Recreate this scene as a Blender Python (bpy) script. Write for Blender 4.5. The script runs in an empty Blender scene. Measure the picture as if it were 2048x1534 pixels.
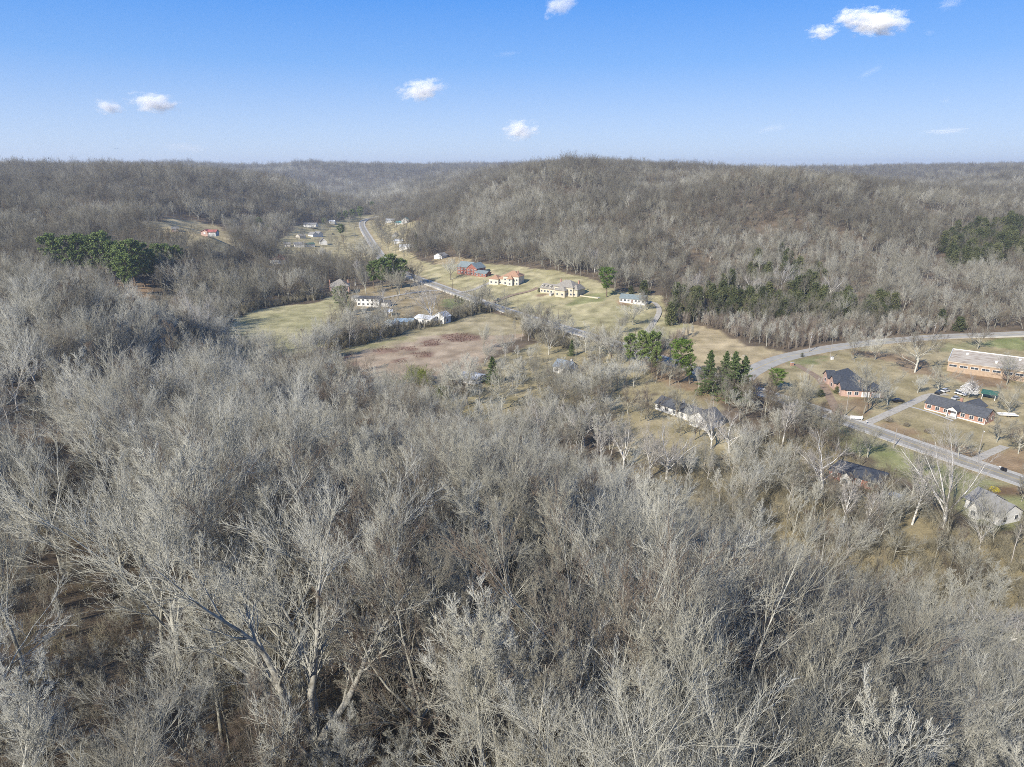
import bpy, bmesh, math, random
import numpy as np
from mathutils import Vector, Matrix

SC = bpy.context.scene
COL = SC.collection
PI = math.pi
rng = np.random.default_rng(7)
random.seed(7)

# ------------------------------------------------------------------ camera
CAM_Z = 92.0
PITCH = math.radians(17.55)
FPX = 1366.0
cam_d = bpy.data.cameras.new('camera')
cam = bpy.data.objects.new('camera', cam_d)
COL.objects.link(cam)
cam.location = (0, 0, CAM_Z)
cam.rotation_euler = (PI / 2 - PITCH, 0, 0)
cam_d.sensor_width = 36
cam_d.lens = 36 * FPX / 2048
cam_d.clip_start = 0.5
cam_d.clip_end = 30000
SC.camera = cam

# ------------------------------------------------------------------ light
SUN_EL = math.radians(33)
SUN_AZ = math.radians(220)          # clockwise from +Y: behind and left of the camera
w = bpy.data.worlds.new('World')
SC.world = w
w.use_nodes = True
nt = w.node_tree
nt.nodes.clear()
sky = nt.nodes.new('ShaderNodeTexSky')
sky.sky_type = 'NISHITA'
sky.sun_disc = False
sky.sun_elevation = SUN_EL
sky.sun_rotation = SUN_AZ
sky.altitude = 200
sky.air_density = 0.75
sky.dust_density = 0.5
sky.ozone_density = 6.0
bg = nt.nodes.new('ShaderNodeBackground')
bg.inputs['Strength'].default_value = 0.112
out = nt.nodes.new('ShaderNodeOutputWorld')
hs = nt.nodes.new('ShaderNodeHueSaturation')
hs.inputs['Saturation'].default_value = 0.98
hs.inputs['Hue'].default_value = 0.512
nt.links.new(sky.outputs[0], hs.inputs['Color'])
# clear winter air: the sky model blended with the even blue the photograph shows
STR = 0.112
wc = nt.nodes.new('ShaderNodeTexCoord'); ws = nt.nodes.new('ShaderNodeSeparateXYZ'); wr = nt.nodes.new('ShaderNodeValToRGB')
nt.links.new(wc.outputs['Generated'], ws.inputs[0]); nt.links.new(ws.outputs['Z'], wr.inputs[0])
el_ = wr.color_ramp.elements
el_.new(.13); el_.new(.23); el_.new(.6)
for e_, p_, c_ in zip(el_, (0, .13, .23, .6, 1), ((.43, .51, .62), (.135, .305, .62), (.028, .20, .60), (.045, .15, .42), (.035, .11, .32))):
    e_.position = p_; e_.color = (*c_, 1)
wm_ = nt.nodes.new('ShaderNodeMix'); wm_.data_type = 'RGBA'; wm_.inputs[0].default_value = .85
wv = nt.nodes.new('ShaderNodeVectorMath'); wv.operation = 'SCALE'; wv.inputs['Scale'].default_value = 1 / STR
nt.links.new(wr.outputs[0], wv.inputs[0]); nt.links.new(hs.outputs[0], wm_.inputs[6]); nt.links.new(wv.outputs[0], wm_.inputs[7])
nt.links.new(wm_.outputs[2], bg.inputs[0])
nt.links.new(bg.outputs[0], out.inputs[0])
sl = bpy.data.lights.new('sun', 'SUN')
sl.energy = 5.0
sl.angle = math.radians(0.5)
sl.color = (1.0, 0.94, 0.83)
so = bpy.data.objects.new('sun', sl)
COL.objects.link(so)
sd = Vector((math.sin(SUN_AZ) * math.cos(SUN_EL), math.cos(SUN_AZ) * math.cos(SUN_EL), math.sin(SUN_EL)))
so.rotation_euler = sd.to_track_quat('Z', 'Y').to_euler()
so.location = (-60, -80, 160)
SC.view_settings.view_transform = 'Standard'
SC.view_settings.look = 'None'
SC.view_settings.gamma = 1
SC.view_settings.exposure = 0.62
cy = SC.cycles
cy.max_bounces = 8
cy.diffuse_bounces = 2
cy.glossy_bounces = 1
cy.transmission_bounces = 2
cy.transparent_max_bounces = 6
cy.volume_bounces = 8
cy.use_denoising = False
cy.pixel_filter_type = 'BLACKMAN_HARRIS'
cy.filter_width = 0.9
cy.use_adaptive_sampling = True
cy.adaptive_threshold = 0.01

# ------------------------------------------------------------------ pixel <-> world (2048 x 1534 frame)
CP, SP = math.cos(PITCH), math.sin(PITCH)


def ray(px, py):
    px = np.asarray(px, float); py = np.asarray(py, float)
    u = (px - 1024) / FPX; v = (767 - py) / FPX
    return np.stack([u, CP + v * SP, -SP + v * CP], -1)


def at_z(px, py, z):
    d = ray(px, py)
    t = (CAM_Z - z) / -d[2]
    return (d[0] * t, d[1] * t, z)


def at_f(px, py, F):
    d = ray(px, py)
    t = F / d[1]
    return (d[0] * t, F, CAM_Z + d[2] * t)


ctrl = []
for p in [(2048, 965, 0), (1640, 825, 0), (1240, 690, 0), (1000, 620, 1), (880, 575, 3), (740, 490, 0), (725, 440, 4),
          (900, 700, 0), (700, 720, 0), (560, 620, 1), (1300, 860, 0), (1500, 1000, 0), (1900, 1150, 0), (1500, 1130, 0),
          (2048, 1250, 1), (1600, 680, 0), (1900, 662, 0), (2048, 700, 0), (1400, 640, 1), (1110, 585, 6), (1010, 565, 7),
          (935, 545, 8), (1260, 605, 5), (1150, 545, 13), (1000, 535, 11), (1330, 590, 6), (250, 570, 18), (600, 490, 5),
          (555, 522, 4), (680, 580, 3), (760, 420, 9), (850, 520, 8), (1330, 650, 1), (1500, 690, 0), (1880, 655, 0),
          (640, 440, 12), (1100, 660, 0), (1750, 760, 0), (1200, 800, 0), (1000, 780, 0), (500, 560, 5), (1700, 900, 0),
          (420, 500, 10), (800, 620, 1), (780, 500, 2)]:
    ctrl.append(at_z(*p))
for p in [(0, 367, 1000), (120, 366, 1080), (230, 350, 1150), (400, 364, 1150), (500, 363, 1250), (560, 377, 1250), (625, 404, 1250),
          (420, 468, 640), (340, 445, 700), (200, 440, 760), (60, 440, 640), (0, 400, 820), (300, 400, 900), (500, 410, 1050),
          (0, 605, 300), (150, 668, 225),
          (1170, 356, 900), (1080, 374, 880), (1000, 412, 850), (920, 455, 810), (840, 492, 760),
          (1310, 345, 1350), (1290, 388, 950), (1400, 376, 850), (1540, 374, 750), (1650, 396, 700), (1760, 442, 650), (1850, 494, 600),
          (1500, 600, 450), (1500, 540, 530), (1500, 480, 620), (1500, 420, 690), (1150, 500, 640), (1150, 440, 740),
          (1150, 398, 830), (1300, 500, 610), (1300, 420, 740), (1900, 600, 440), (1900, 540, 520), (1950, 490, 620), (2048, 430, 800),
          (1950, 405, 1000), (2048, 350, 1500), (1900, 362, 1700), (1800, 385, 1400), (2200, 480, 600),
          (640, 340, 3000), (800, 339, 3200), (950, 340, 3000), (1030, 350, 1500), (960, 366, 1400), (880, 400, 1350), (700, 408, 1900),
          (620, 388, 2300), (760, 384, 2300), (860, 360, 2300), (1600, 343, 3000), (1750, 341, 2800), (1950, 337, 2300), (2100, 336, 2200), (1500, 345, 2000),
          (100, 342, 2200), (400, 340, 2600), (-200, 345, 1100), (-200, 420, 600), (1300, 345, 2200)]:
    ctrl.append(at_f(*p))
ctrl += [(0, 0, 47), (-60, 20, 52), (-120, 60, 50), (-170, 130, 46), (-200, 200, 41), (-100, 150, 38), (-60, 120, 34), (0, 60, 39),
         (0, 110, 26), (0, 165, 10), (0, 210, 2), (40, 0, 44), (50, 60, 26), (45, 100, 12), (80, 60, 16), (110, 40, 16), (100, 100, 3),
         (150, 70, 4), (50, 140, 2), (90, 130, 0), (-60, 200, 14), (-60, 250, 3), (-110, 260, 12), (-150, 300, 16), (-110, 330, 3),
         (-170, 390, 3), (-260, 400, 12), (-300, 330, 28), (-280, 250, 38), (0, -100, 52), (-100, -80, 58), (100, -80, 42), (300, -50, 10),
         (-300, 0, 58), (-450, 200, 52), (-450, 450, 35), (250, 60, 1), (400, 150, 0), (30, 30, 38), (-35, 60, 42),
         (-6000, 5000, 85), (6000, 5000, 85), (0, 6500, 85), (0, 9500, 90), (-3000, 6000, 85), (3000, 6000, 85), (-8000, 0, 88), (8000, 0, 88),
         (-1500, 0, 80), (1500, 0, 60), (0, -1500, 80), (-1500, 4500, 84), (1500, 4500, 84), (-9000, 9000, 90), (9000, 9000, 90),
         (-2500, 2500, 82), (3000, 2500, 82)]
ctrl = np.array(ctrl, float)


def warp(x, y):
    r = np.hypot(x, y) + 1e-6
    k = 260 * np.log1p(r / 260) / r
    return x * k, y * k


cwx, cwy = warp(ctrl[:, 0], ctrl[:, 1])
MQ = 12.0
_A = np.sqrt((cwx[:, None] - cwx) ** 2 + (cwy[:, None] - cwy) ** 2 + MQ * MQ)
_w = np.linalg.solve(-_A + np.eye(len(ctrl)) * 0.6, ctrl[:, 2] - 40)


def vnoise(x, y, seed=0):
    xi = np.floor(x).astype(np.int64); yi = np.floor(y).astype(np.int64)
    fx = x - xi; fy = y - yi
    fx = fx * fx * (3 - 2 * fx); fy = fy * fy * (3 - 2 * fy)

    def h(a, b):
        n = (a * 374761393 + b * 668265263 + seed * 1442695041) & 0x7fffffff
        n = ((n ^ (n >> 13)) * 1274126177) & 0x7fffffff
        return ((n ^ (n >> 16)) & 0xffff) / 65535.0
    a = h(xi, yi); b = h(xi + 1, yi); c = h(xi, yi + 1); d = h(xi + 1, yi + 1)
    return (a * (1 - fx) + b * fx) * (1 - fy) + (c * (1 - fx) + d * fx) * fy


def fbm(x, y, seed=0, o=4):
    s = 0; a = 0.5; t = 0
    for k in range(o):
        s = s + a * vnoise(x * 2 ** k, y * 2 ** k, seed + k); t += a; a *= 0.5
    return s / t


def ground(x, y):
    x = np.asarray(x, float); y = np.asarray(y, float)
    sh = x.shape
    x = x.ravel(); y = y.ravel()
    z = np.empty(len(x))
    for i in range(0, len(x), 20000):
        wx, wy = warp(x[i:i + 20000], y[i:i + 20000])
        z[i:i + 20000] = 40 - np.sqrt((wx[:, None] - cwx) ** 2 + (wy[:, None] - cwy) ** 2 + MQ * MQ) @ _w
    z = np.where(z < 3, 3 * np.exp(np.clip((z - 3) / 3, -20, 0)), z) - 1.0     # keep the valley floor flat
    r = np.hypot(x, y)
    hill = np.clip((z - 6) / 40, 0, 1)
    nz = (fbm(x / 170 + 5, y / 170, 3) - 0.5) * 24 * hill * np.clip((r - 200) / 300, 0.1, 1) \
        + (fbm(x / 45, y / 45, 9, 3) - 0.5) * 5 * hill
    far = np.clip((r - 1300) / 900, 0, 1)
    nz = nz * (1 - 0.75 * far) + (fbm(x / 600, y / 600, 21) - 0.62) * 44 * far + np.clip((fbm(x / 1500, y / 900, 31, 3) - .5), -1, 0) * 90 * far
    return (z + nz).reshape(sh)


def proj(px, py, lift=0.0):
    """where the sight line of a photo pixel meets the ground"""
    d = ray(px, py)
    t = np.geomspace(15, 9000, 900)
    P = np.array([0, 0, CAM_Z]) + d * t[:, None]
    g = ground(P[:, 0], P[:, 1]) + lift
    b = np.nonzero(P[:, 2] < g)[0]
    i = b[0] if len(b) else len(t) - 1
    lo, hi = t[max(i - 1, 0)], t[i]
    for _ in range(12):
        m = (lo + hi) / 2
        q = np.array([0, 0, CAM_Z]) + d * m
        if q[2] < ground(q[0:1], q[1:2])[0] + lift: hi = m
        else: lo = m
    q = np.array([0, 0, CAM_Z]) + d * hi
    return float(q[0]), float(q[1])


def to_px(x, y, z):
    z = z - CAM_Z
    dep = y * CP - z * SP
    up = y * SP + z * CP
    dep = np.where(dep > 1, dep, 1)
    return 1024 + FPX * x / dep, 767 - FPX * up / dep, dep


def inpoly(x, y, poly):
    x = np.asarray(x); y = np.asarray(y)
    r = np.zeros(x.shape, bool)
    n = len(poly)
    for i in range(n):
        x1, y1 = poly[i]; x2, y2 = poly[(i + 1) % n]
        if y1 == y2: continue
        c = ((y1 > y) != (y2 > y)) & (x < (x2 - x1) * (y - y1) / (y2 - y1) + x1)
        r ^= c
    return r


def dline(x, y, pts):
    d = np.full(np.shape(x), 1e9)
    for (x1, y1), (x2, y2) in zip(pts[:-1], pts[1:]):
        vx, vy = x2 - x1, y2 - y1
        t = np.clip(((x - x1) * vx + (y - y1) * vy) / (vx * vx + vy * vy + 1e-9), 0, 1)
        d = np.minimum(d, np.hypot(x - x1 - t * vx, y - y1 - t * vy))
    return d


def pp(pl):
    return [proj(a, b) for a, b in pl]


# ------------------------------------------------------------------ mesh + material helpers
def tag(o, label=None, cat=None, group=None, kind=None):
    if label: o['label'] = label
    if cat: o['category'] = cat
    if group: o['group'] = group
    if kind: o['kind'] = kind
    return o


def link(name, data, parent=None, loc=None):
    o = bpy.data.objects.new(name, data)
    COL.objects.link(o)
    if parent: o.parent = parent
    if loc is not None: o.location = loc
    return o


def empty(name, loc, rz=0, **k):
    o = link(name, None, None, loc)
    o.rotation_euler = (0, 0, rz)
    o.empty_display_size = 0.5
    return tag(o, **k)


def np_mesh(name, V, faces, mats, mi=None, smooth=False):
    """faces: list of (M,k) index arrays"""
    me = bpy.data.meshes.new(name)
    V = np.asarray(V, np.float32)
    me.vertices.add(len(V)); me.vertices.foreach_set('co', V.ravel())
    loops = np.concatenate([f.ravel() for f in faces]).astype(np.int32)
    tot = np.concatenate([np.full(len(f), f.shape[1], np.int32) for f in faces])
    st = np.concatenate([[0], np.cumsum(tot)[:-1]]).astype(np.int32)
    me.loops.add(len(loops)); me.loops.foreach_set('vertex_index', loops)
    me.polygons.add(len(tot)); me.polygons.foreach_set('loop_start', st)
    if mi is not None: me.polygons.foreach_set('material_index', np.asarray(mi, np.int32))
    me.polygons.foreach_set('use_smooth', np.full(len(tot), bool(smooth)))
    me.update(calc_edges=True)
    for m in (mats if isinstance(mats, (list, tuple)) else [mats]): me.materials.append(m)
    return me


def new_mat(name, rough=0.9, spec=0.15):
    m = bpy.data.materials.new(name)
    m.use_nodes = True
    n = m.node_tree.nodes
    b = n['Principled BSDF']
    b.inputs['Roughness'].default_value = rough
    b.inputs['Specular IOR Level'].default_value = spec
    return m, m.node_tree, b


ALB = .87      # all surface colours were read off for the same exposure


def ramp_mat(name, stops, scale=0.5, rough=0.9, spec=0.15, detail=5, rand=0.0, coord='Object', bump=0, stretch=None, wave=None):
    m, t, b = new_mat(name, rough, spec)
    tc = t.nodes.new('ShaderNodeTexCoord')
    no = t.nodes.new('ShaderNodeTexNoise')
    no.inputs['Scale'].default_value = scale
    no.inputs['Detail'].default_value = detail
    src = tc.outputs[coord]
    if stretch:
        mp = t.nodes.new('ShaderNodeMapping'); mp.inputs['Scale'].default_value = stretch
        t.links.new(src, mp.inputs[0]); src = mp.outputs[0]
    t.links.new(src, no.inputs['Vector'])
    r = t.nodes.new('ShaderNodeValToRGB')
    e = r.color_ramp.elements
    while len(e) < len(stops): e.new(0.5)
    for k, (p, c) in enumerate(stops):
        e[k].position = p; e[k].color = (*[x * ALB for x in c], 1)
    fac = no.outputs['Fac']
    if rand:
        oi = t.nodes.new('ShaderNodeObjectInfo')
        a = t.nodes.new('ShaderNodeMath'); a.operation = 'MULTIPLY_ADD'
        t.links.new(oi.outputs['Random'], a.inputs[0]); a.inputs[1].default_value = rand
        s = t.nodes.new('ShaderNodeMath'); s.operation = 'SUBTRACT'
        t.links.new(fac, s.inputs[0]); s.inputs[1].default_value = rand / 2
        t.links.new(s.outputs[0], a.inputs[2])
        fac = a.outputs[0]
    t.links.new(fac, r.inputs[0])
    t.links.new(r.outputs[0], b.inputs['Base Color'])
    if bump:
        bp = t.nodes.new('ShaderNodeBump'); bp.inputs['Strength'].default_value = bump
        t.links.new(no.outputs['Fac'], bp.inputs['Height']); t.links.new(bp.outputs[0], b.inputs['Normal'])
    return m


def flat_mat(name, c, rough=0.8, spec=0.2, var=0.12, scale=1.5):
    return ramp_mat(name, [(0.3, tuple(x * (1 - var) for x in c)), (0.7, tuple(min(1, x * (1 + var)) for x in c))], scale, rough, spec)


# bark of the bare hardwoods: each tree its own grey
M_BARK = ramp_mat('grey_bark', [(0.1, (.13, .118, .09)), (0.35, (.31, .295, .24)), (0.6, (.46, .445, .38)), (0.9, (.60, .585, .51))], 1.2, rand=0.55)
M_TWIG = ramp_mat('grey_twigs', [(0.02, (.16, .12, .09)), (0.2, (.24, .222, .175)), (0.42, (.35, .335, .27)), (0.65, (.44, .427, .36)), (0.95, (.56, .547, .475))], 0.4, rand=0.9)
M_TWIGD = ramp_mat('dark_twigs', [(0.05, (.085, .07, .052)), (0.4, (.135, .122, .092)), (0.7, (.18, .168, .13)), (0.95, (.24, .225, .18))], 0.4, rand=0.9)
M_TWIGP = ramp_mat('pale_hill_twigs', [(0.05, (.20, .185, .14)), (0.5, (.30, .285, .23)), (0.95, (.44, .425, .36))], 0.4, rand=0.9)
M_TWIGF = ramp_mat('hill_twigs', [(0.02, (.13, .095, .068)), (0.3, (.175, .155, .112)), (0.65, (.24, .225, .17)), (0.95, (.32, .305, .245))], 0.4, rand=0.9)
M_OAK = ramp_mat('lichened_bark', [(0.3, (.17, .158, .13)), (0.48, (.32, .305, .26)), (0.75, (.47, .455, .40))], 2.2)
M_SYC = ramp_mat('white_bark', [(0.3, (.42, .40, .36)), (0.5, (.62, .60, .56)), (0.8, (.75, .73, .69))], 0.8, rand=0.1)
M_SYCT = ramp_mat('pale_twigs', [(0.2, (.34, .31, .27)), (0.8, (.52, .49, .45))], 0.5, rand=0.3)
M_BRUSH = ramp_mat('brush_twigs', [(0.1, (.17, .15, .10)), (0.5, (.28, .25, .17)), (0.9, (.38, .345, .25))], 0.3, rand=0.9)
M_RBRUSH = ramp_mat('reddish_sapling_twigs', [(0.1, (.17, .135, .10)), (0.5, (.28, .23, .18)), (0.9, (.42, .37, .31))], 0.3, rand=0.9)
M_MARSH = ramp_mat('maroon_stems', [(0.1, (.15, .08, .062)), (0.9, (.27, .16, .125))], 0.3, rand=0.9)
M_TRUNKD = ramp_mat('brown_bark', [(0.2, (.10, .075, .055)), (0.8, (.22, .17, .13))], 1.5)

# ------------------------------------------------------------------ air
hz = bpy.data.materials.new('haze_air'); hz.use_nodes = True
hn = hz.node_tree.nodes; hn.clear()
ho = hn.new('ShaderNodeOutputMaterial'); hv = hn.new('ShaderNodeVolumePrincipled')
hv.inputs['Density'].default_value = 1.15e-4
hv.inputs['Color'].default_value = (.80, .88, 1.0, 1)
hv.inputs['Anisotropy'].default_value = .2
hz.node_tree.links.new(hv.outputs[0], ho.inputs['Volume'])
hm = bpy.data.meshes.new('haze')
hm.from_pydata([(x, y, z_) for x in (-9800, 9800) for y in (-2500, 10500) for z_ in (-30, 190)], [],
               [(0, 1, 3, 2), (4, 6, 7, 5), (0, 4, 5, 1), (2, 3, 7, 6), (0, 2, 6, 4), (1, 5, 7, 3)])
hm.materials.append(hz)
tag(link('haze', hm), kind='stuff')
# ------------------------------------------------------------------ trees
def nrm(a):
    return a / (np.linalg.norm(a, axis=-1, keepdims=True) + 1e-9)


def polylines(pos, d, L, r0, K, up, wob, tip=0.25, g=rng):
    N = len(pos)
    P = np.zeros((N, K + 1, 3)); P[:, 0] = pos
    cur = nrm(d)
    for k in range(K):
        cur = nrm(cur + np.array([0, 0, 1.0]) * (up / K) + g.normal(0, wob, (N, 3)))
        P[:, k + 1] = P[:, k] + cur * (L / K)[:, None]
    R = r0[:, None] * np.linspace(1, tip, K + 1)[None]
    return dict(P=P, R=R, L=L, K=K)


def grow(par, nc, t0, t1, ang, sd, ratio, up, wob, K, rk=0.7, taper=0.5, tip=0.25, rmin=0.004, g=rng):
    P, R, L, Kp = par['P'], par['R'], par['L'], par['K']
    N = len(P)
    idx = np.repeat(np.arange(N), nc)
    j = np.tile(np.arange(nc), N)
    t = t0 + (t1 - t0) * (j + g.random(len(idx))) / nc
    f = np.clip(t * Kp, 0, Kp - 1e-4); i = f.astype(int); fr = (f - i)[:, None]
    pos = P[idx, i] * (1 - fr) + P[idx, i + 1] * fr
    rad = R[idx, i] * (1 - fr[:, 0]) + R[idx, i + 1] * fr[:, 0]
    tan = nrm(P[idx, i + 1] - P[idx, i])
    ref = np.where(np.abs(tan[:, 2:3]) > 0.9, np.array([[1.0, 0, 0]]), np.array([[0, 0, 1.0]]))
    u = nrm(np.cross(tan, ref)); v = np.cross(tan, u)
    az = (np.repeat(g.random(N) * 6.28, nc) + j * 2.4 + g.normal(0, .3, len(idx)))[:, None]
    a = np.radians(g.normal(ang, sd, len(idx)))[:, None]
    d = np.cos(a) * tan + np.sin(a) * (np.cos(az) * u + np.sin(az) * v)
    Ln = L[idx] * ratio * (1 - taper * t) * g.uniform(.7, 1.25, len(idx))
    r0 = np.maximum(rad * rk * g.uniform(.8, 1.05, len(idx)), rmin)
    return polylines(pos, d, Ln, r0, K, up, wob, tip, g)


class Geo:
    def __init__(s):
        s.V = []; s.Q = []; s.T = []; s.n = 0

    def tubes(s, b, S=3):
        P, R, K = b['P'], b['R'], b['K']
        N = len(P)
        T = np.empty_like(P)
        T[:, :-1] = P[:, 1:] - P[:, :-1]; T[:, -1] = T[:, -2]
        T = nrm(T)
        ref = np.where(np.abs(T[:, :1, 2:3]) > 0.85, np.array([[[1.0, 0.1, 0]]]), np.array([[[0.1, 0, 1.0]]]))
        u = nrm(np.cross(T, np.broadcast_to(ref, T.shape))); v = np.cross(T, u)
        an = np.arange(S) * 2 * PI / S
        ring = P[:, :, None] + R[:, :, None, None] * (np.cos(an)[:, None] * u[:, :, None] + np.sin(an)[:, None] * v[:, :, None])
        s.V.append(ring.reshape(-1, 3))
        base = (np.arange(N) * (K + 1) * S)[:, None, None] + (np.arange(K) * S)[None, :, None]
        a = np.arange(S)[None, None]; b2 = (np.arange(S) + 1) % S
        q = np.stack([base + a, base + b2, base + S + b2, base + S + a], -1).reshape(-1, 4) + s.n
        s.Q.append(q); s.n += N * (K + 1) * S

    def cones(s, b):
        P, R = b['P'], b['R']
        N = len(P)
        A, B = P[:, 0], P[:, -1]
        T = nrm(B - A)
        ref = np.where(np.abs(T[:, 2:3]) > 0.85, np.array([[1.0, 0.1, 0]]), np.array([[0.1, 0, 1.0]]))
        u = nrm(np.cross(T, ref)); v = np.cross(T, u)
        r = R[:, 0:1]
        V = np.stack([A + r * u, A - .5 * r * u + .87 * r * v, A - .5 * r * u - .87 * r * v, B], 1)
        s.V.append(V.reshape(-1, 3))
        b0 = (np.arange(N) * 4)[:, None] + s.n
        s.T.append(np.concatenate([b0 + [0, 1, 3], b0 + [1, 2, 3], b0 + [2, 0, 3]]))
        s.n += 4 * N

    def leaves(s, C, size, g=rng, tilt=None):
        """small triangles with random facing about the points C"""
        N = len(C)
        a = nrm(g.normal(0, 1, (N, 3)))
        if tilt is not None: a = nrm(a * np.array([1, 1, tilt]))
        b = nrm(np.cross(a, g.normal(0, 1, (N, 3))))
        size = np.broadcast_to(size, (N,))[:, None] * g.uniform(.6, 1.3, (N, 1))
        V = np.stack([C - a * size, C + a * size * .8 + b * size * .35, C + b * size * .8 - a * size * .3], 1)
        s.V.append(V.reshape(-1, 3))
        s.T.append((np.arange(N) * 3)[:, None] + np.array([0, 1, 2]) + s.n)
        s.n += 3 * N

    def mesh(s, name, mat, smooth=True):
        f = []
        if s.Q: f.append(np.concatenate(s.Q))
        if s.T: f.append(np.concatenate(s.T))
        return np_mesh(name, np.concatenate(s.V), f, mat, smooth=smooth)


def one(p, d, L, r, K, up, wob, tip, g):
    return polylines(np.array([p], float), np.array([d], float), np.array([float(L)]), np.array([float(r)]), K, up, wob, tip, g)


def cat_br(*bs):
    K = bs[0]['K']
    return dict(P=np.concatenate([b['P'] for b in bs]), R=np.concatenate([b['R'] for b in bs]), L=np.concatenate([b['L'] for b in bs]), K=K)


def hardwood(seed, H, style='vase', lod=0, tr=0.28, rt=1.0):
    """returns (trunk Geo, crown Geo).  lod 0 near ... 3 far; rt thickens twigs"""
    g = np.random.default_rng(seed)
    tg, cg = Geo(), Geo()
    lean = g.normal(0, .05, 2)
    if style == 'vase':            # short bole, a fan of ascending leaders
        t = one((0, 0, -1), (lean[0], lean[1], 1), H * .34 + 1, tr, 6, 0, .05, .8, g)
        l1 = grow(t, 7, .62, 1, 27, 8, 1.95, .12, .06, 9, .6, .1, .14, g=g)
        l2 = grow(l1, 8, .2, .97, 27, 7, .5, .22, .07, 5, .6, .5, .2, g=g)
    elif style == 'tall':          # one straight bole with an ascending crown
        t = one((0, 0, -1), (lean[0], lean[1], 1), H * .93 + 1, tr, 12, .0, .04, .12, g)
        l1 = grow(t, 15, .36, .98, 34, 8, .5, .35, .07, 7, .55, .68, .2, g=g)
        l2 = grow(l1, 6, .2, .97, 30, 8, .5, .3, .08, 5, .62, .5, .2, g=g)
    elif style == 'hero':          # forks almost at the ground into long thick crooked limbs
        t = one((0, 0, -1), (lean[0], lean[1], 1), H * .2 + 1, tr, 5, 0, .05, .85, g)
        l1 = grow(t, 6, .55, 1, 36, 8, 3.6, .45, .11, 14, .66, .1, .06, g=g)
        l2 = grow(l1, 10, .2, .97, 38, 10, .34, .3, .13, 5, .6, .45, .2, g=g)
    elif style == 'spread':        # broad crown with crooked limbs
        t = one((0, 0, -1), (lean[0], lean[1], 1), H * .42 + 1, tr, 7, 0, .05, .7, g)
        l1 = grow(t, 7, .5, 1, 46, 10, 1.45, .45, .12, 10, .64, .2, .15, g=g)
        l2 = grow(l1, 8, .2, .97, 38, 10, .5, .35, .12, 5, .6, .5, .2, g=g)
    else:                          # slender forest pole, twigs high up
        t = one((0, 0, -1), (lean[0], lean[1], 1), H * .97 + 1, tr, 12, .0, .035, .12, g)
        l1 = grow(t, 13, .42, .98, 27, 7, .38, .3, .06, 6, .5, .6, .2, g=g)
        l2 = grow(l1, 6, .2, .97, 28, 8, .5, .3, .08, 4, .62, .5, .2, g=g)
    S = [(8, 6, 4), (6, 5, 3), (5, 4, 3), (4, 3, 3)][lod]
    tg.tubes(t, S[0]); tg.tubes(l1, S[1])
    if lod == 0:
        tg.tubes(l2, 4)
        l3 = grow(l2, 6, .12, .98, 26, 7, .6, .2, .06, 3, .6, .4, .3, .016 * rt, g=g)
        l3['R'] = np.maximum(l3['R'], .011 * rt)
        cg.tubes(l3, 3)
        l4 = grow(l3, 5, .08, .98, 24, 7, .68, .15, .06, 1, .8, .35, .5, .012 * rt, g=g)
        cg.cones(l4)
        cg.cones(grow(l2, 6, .25, 1., 28, 8, .34, .2, .06, 1, .5, .3, .4, .012 * rt, g=g))
        cg.cones(grow(l4, 3, .1, 1., 24, 8, .75, .1, .06, 1, .8, .3, .5, .010 * rt, g=g))
    elif lod == 1:
        cg.tubes(l2, 3)
        l3 = grow(l2, 6, .12, .98, 27, 7, .66, .2, .06, 2, .6, .35, .3, .024 * rt, g=g)
        cg.tubes(l3, 3)
        l4 = grow(l3, 4, .08, 1, 25, 8, .8, .15, .06, 1, .8, .3, .35, .020 * rt, g=g)
        cg.cones(l4)
        cg.cones(grow(l2, 5, .25, 1., 28, 9, .42, .2, .06, 1, .5, .3, .35, .020 * rt, g=g))
    elif lod == 2:
        cg.tubes(dict(P=l2['P'][:, ::2] if l2['K'] % 2 == 0 else l2['P'][:, [0, 2, 5]], R=l2['R'][:, ::2] if l2['K'] % 2 == 0 else l2['R'][:, [0, 2, 5]], L=l2['L'], K=2), 3)
        l3 = grow(l2, 8, .1, 1, 30, 9, .72, .25, .08, 1, .7, .3, .25, .034 * rt, g=g)
        cg.cones(l3)
    else:
        l2['R'] = np.maximum(l2['R'], .05)
        cg.cones(l2)
        l3 = grow(l2, 4, .15, 1, 40, 14, .75, .35, .16, 1, .9, .35, .25, .065 * rt, g=g)
        cg.cones(l3)
    return tg, cg


def join_geo(name, geos, mats):
    V = []; F = []; mi = []; n = 0
    for k, ge in enumerate(geos):
        v = np.concatenate(ge.V); V.append(v)
        for arr in (ge.Q, ge.T):
            if arr:
                a = np.concatenate(arr) + n
                F.append(a); mi.append(np.full(len(a), k))
        n += len(v)
    # keep same order of faces and material indices
    return np_mesh(name, np.concatenate(V), F, mats, np.concatenate(mi), smooth=True)


def bush(seed, H, W, n1=14, n2=7, n3=5, r=.03, up=.4, ang=30):
    """many-stemmed shrub"""
    g = np.random.default_rng(seed)
    ge = Geo()
    N = n1
    pos = np.stack([g.normal(0, W * .12, N), g.normal(0, W * .12, N), np.full(N, -.2)], -1)
    a = np.radians(np.abs(g.normal(ang * .7, ang * .5, N))); z = g.random(N) * 6.28
    d = np.stack([np.sin(a) * np.cos(z), np.sin(a) * np.sin(z), np.cos(a)], -1)
    b1 = polylines(pos, d, H * g.uniform(.6, 1.05, N), np.full(N, r * 1.6), 4, up * .4, .08, .3, g)
    ge.tubes(b1, 3)
    b2 = grow(b1, n2, .15, .98, 32, 10, .5, up, .15, 2, .7, .3, .3, r * .6, g=g)
    ge.tubes(b2, 3)
    ge.cones(grow(b2, n3, .1, 1., 34, 12, .6, up, .15, 1, .8, .3, .3, r * .55, g=g))
    return ge


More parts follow.
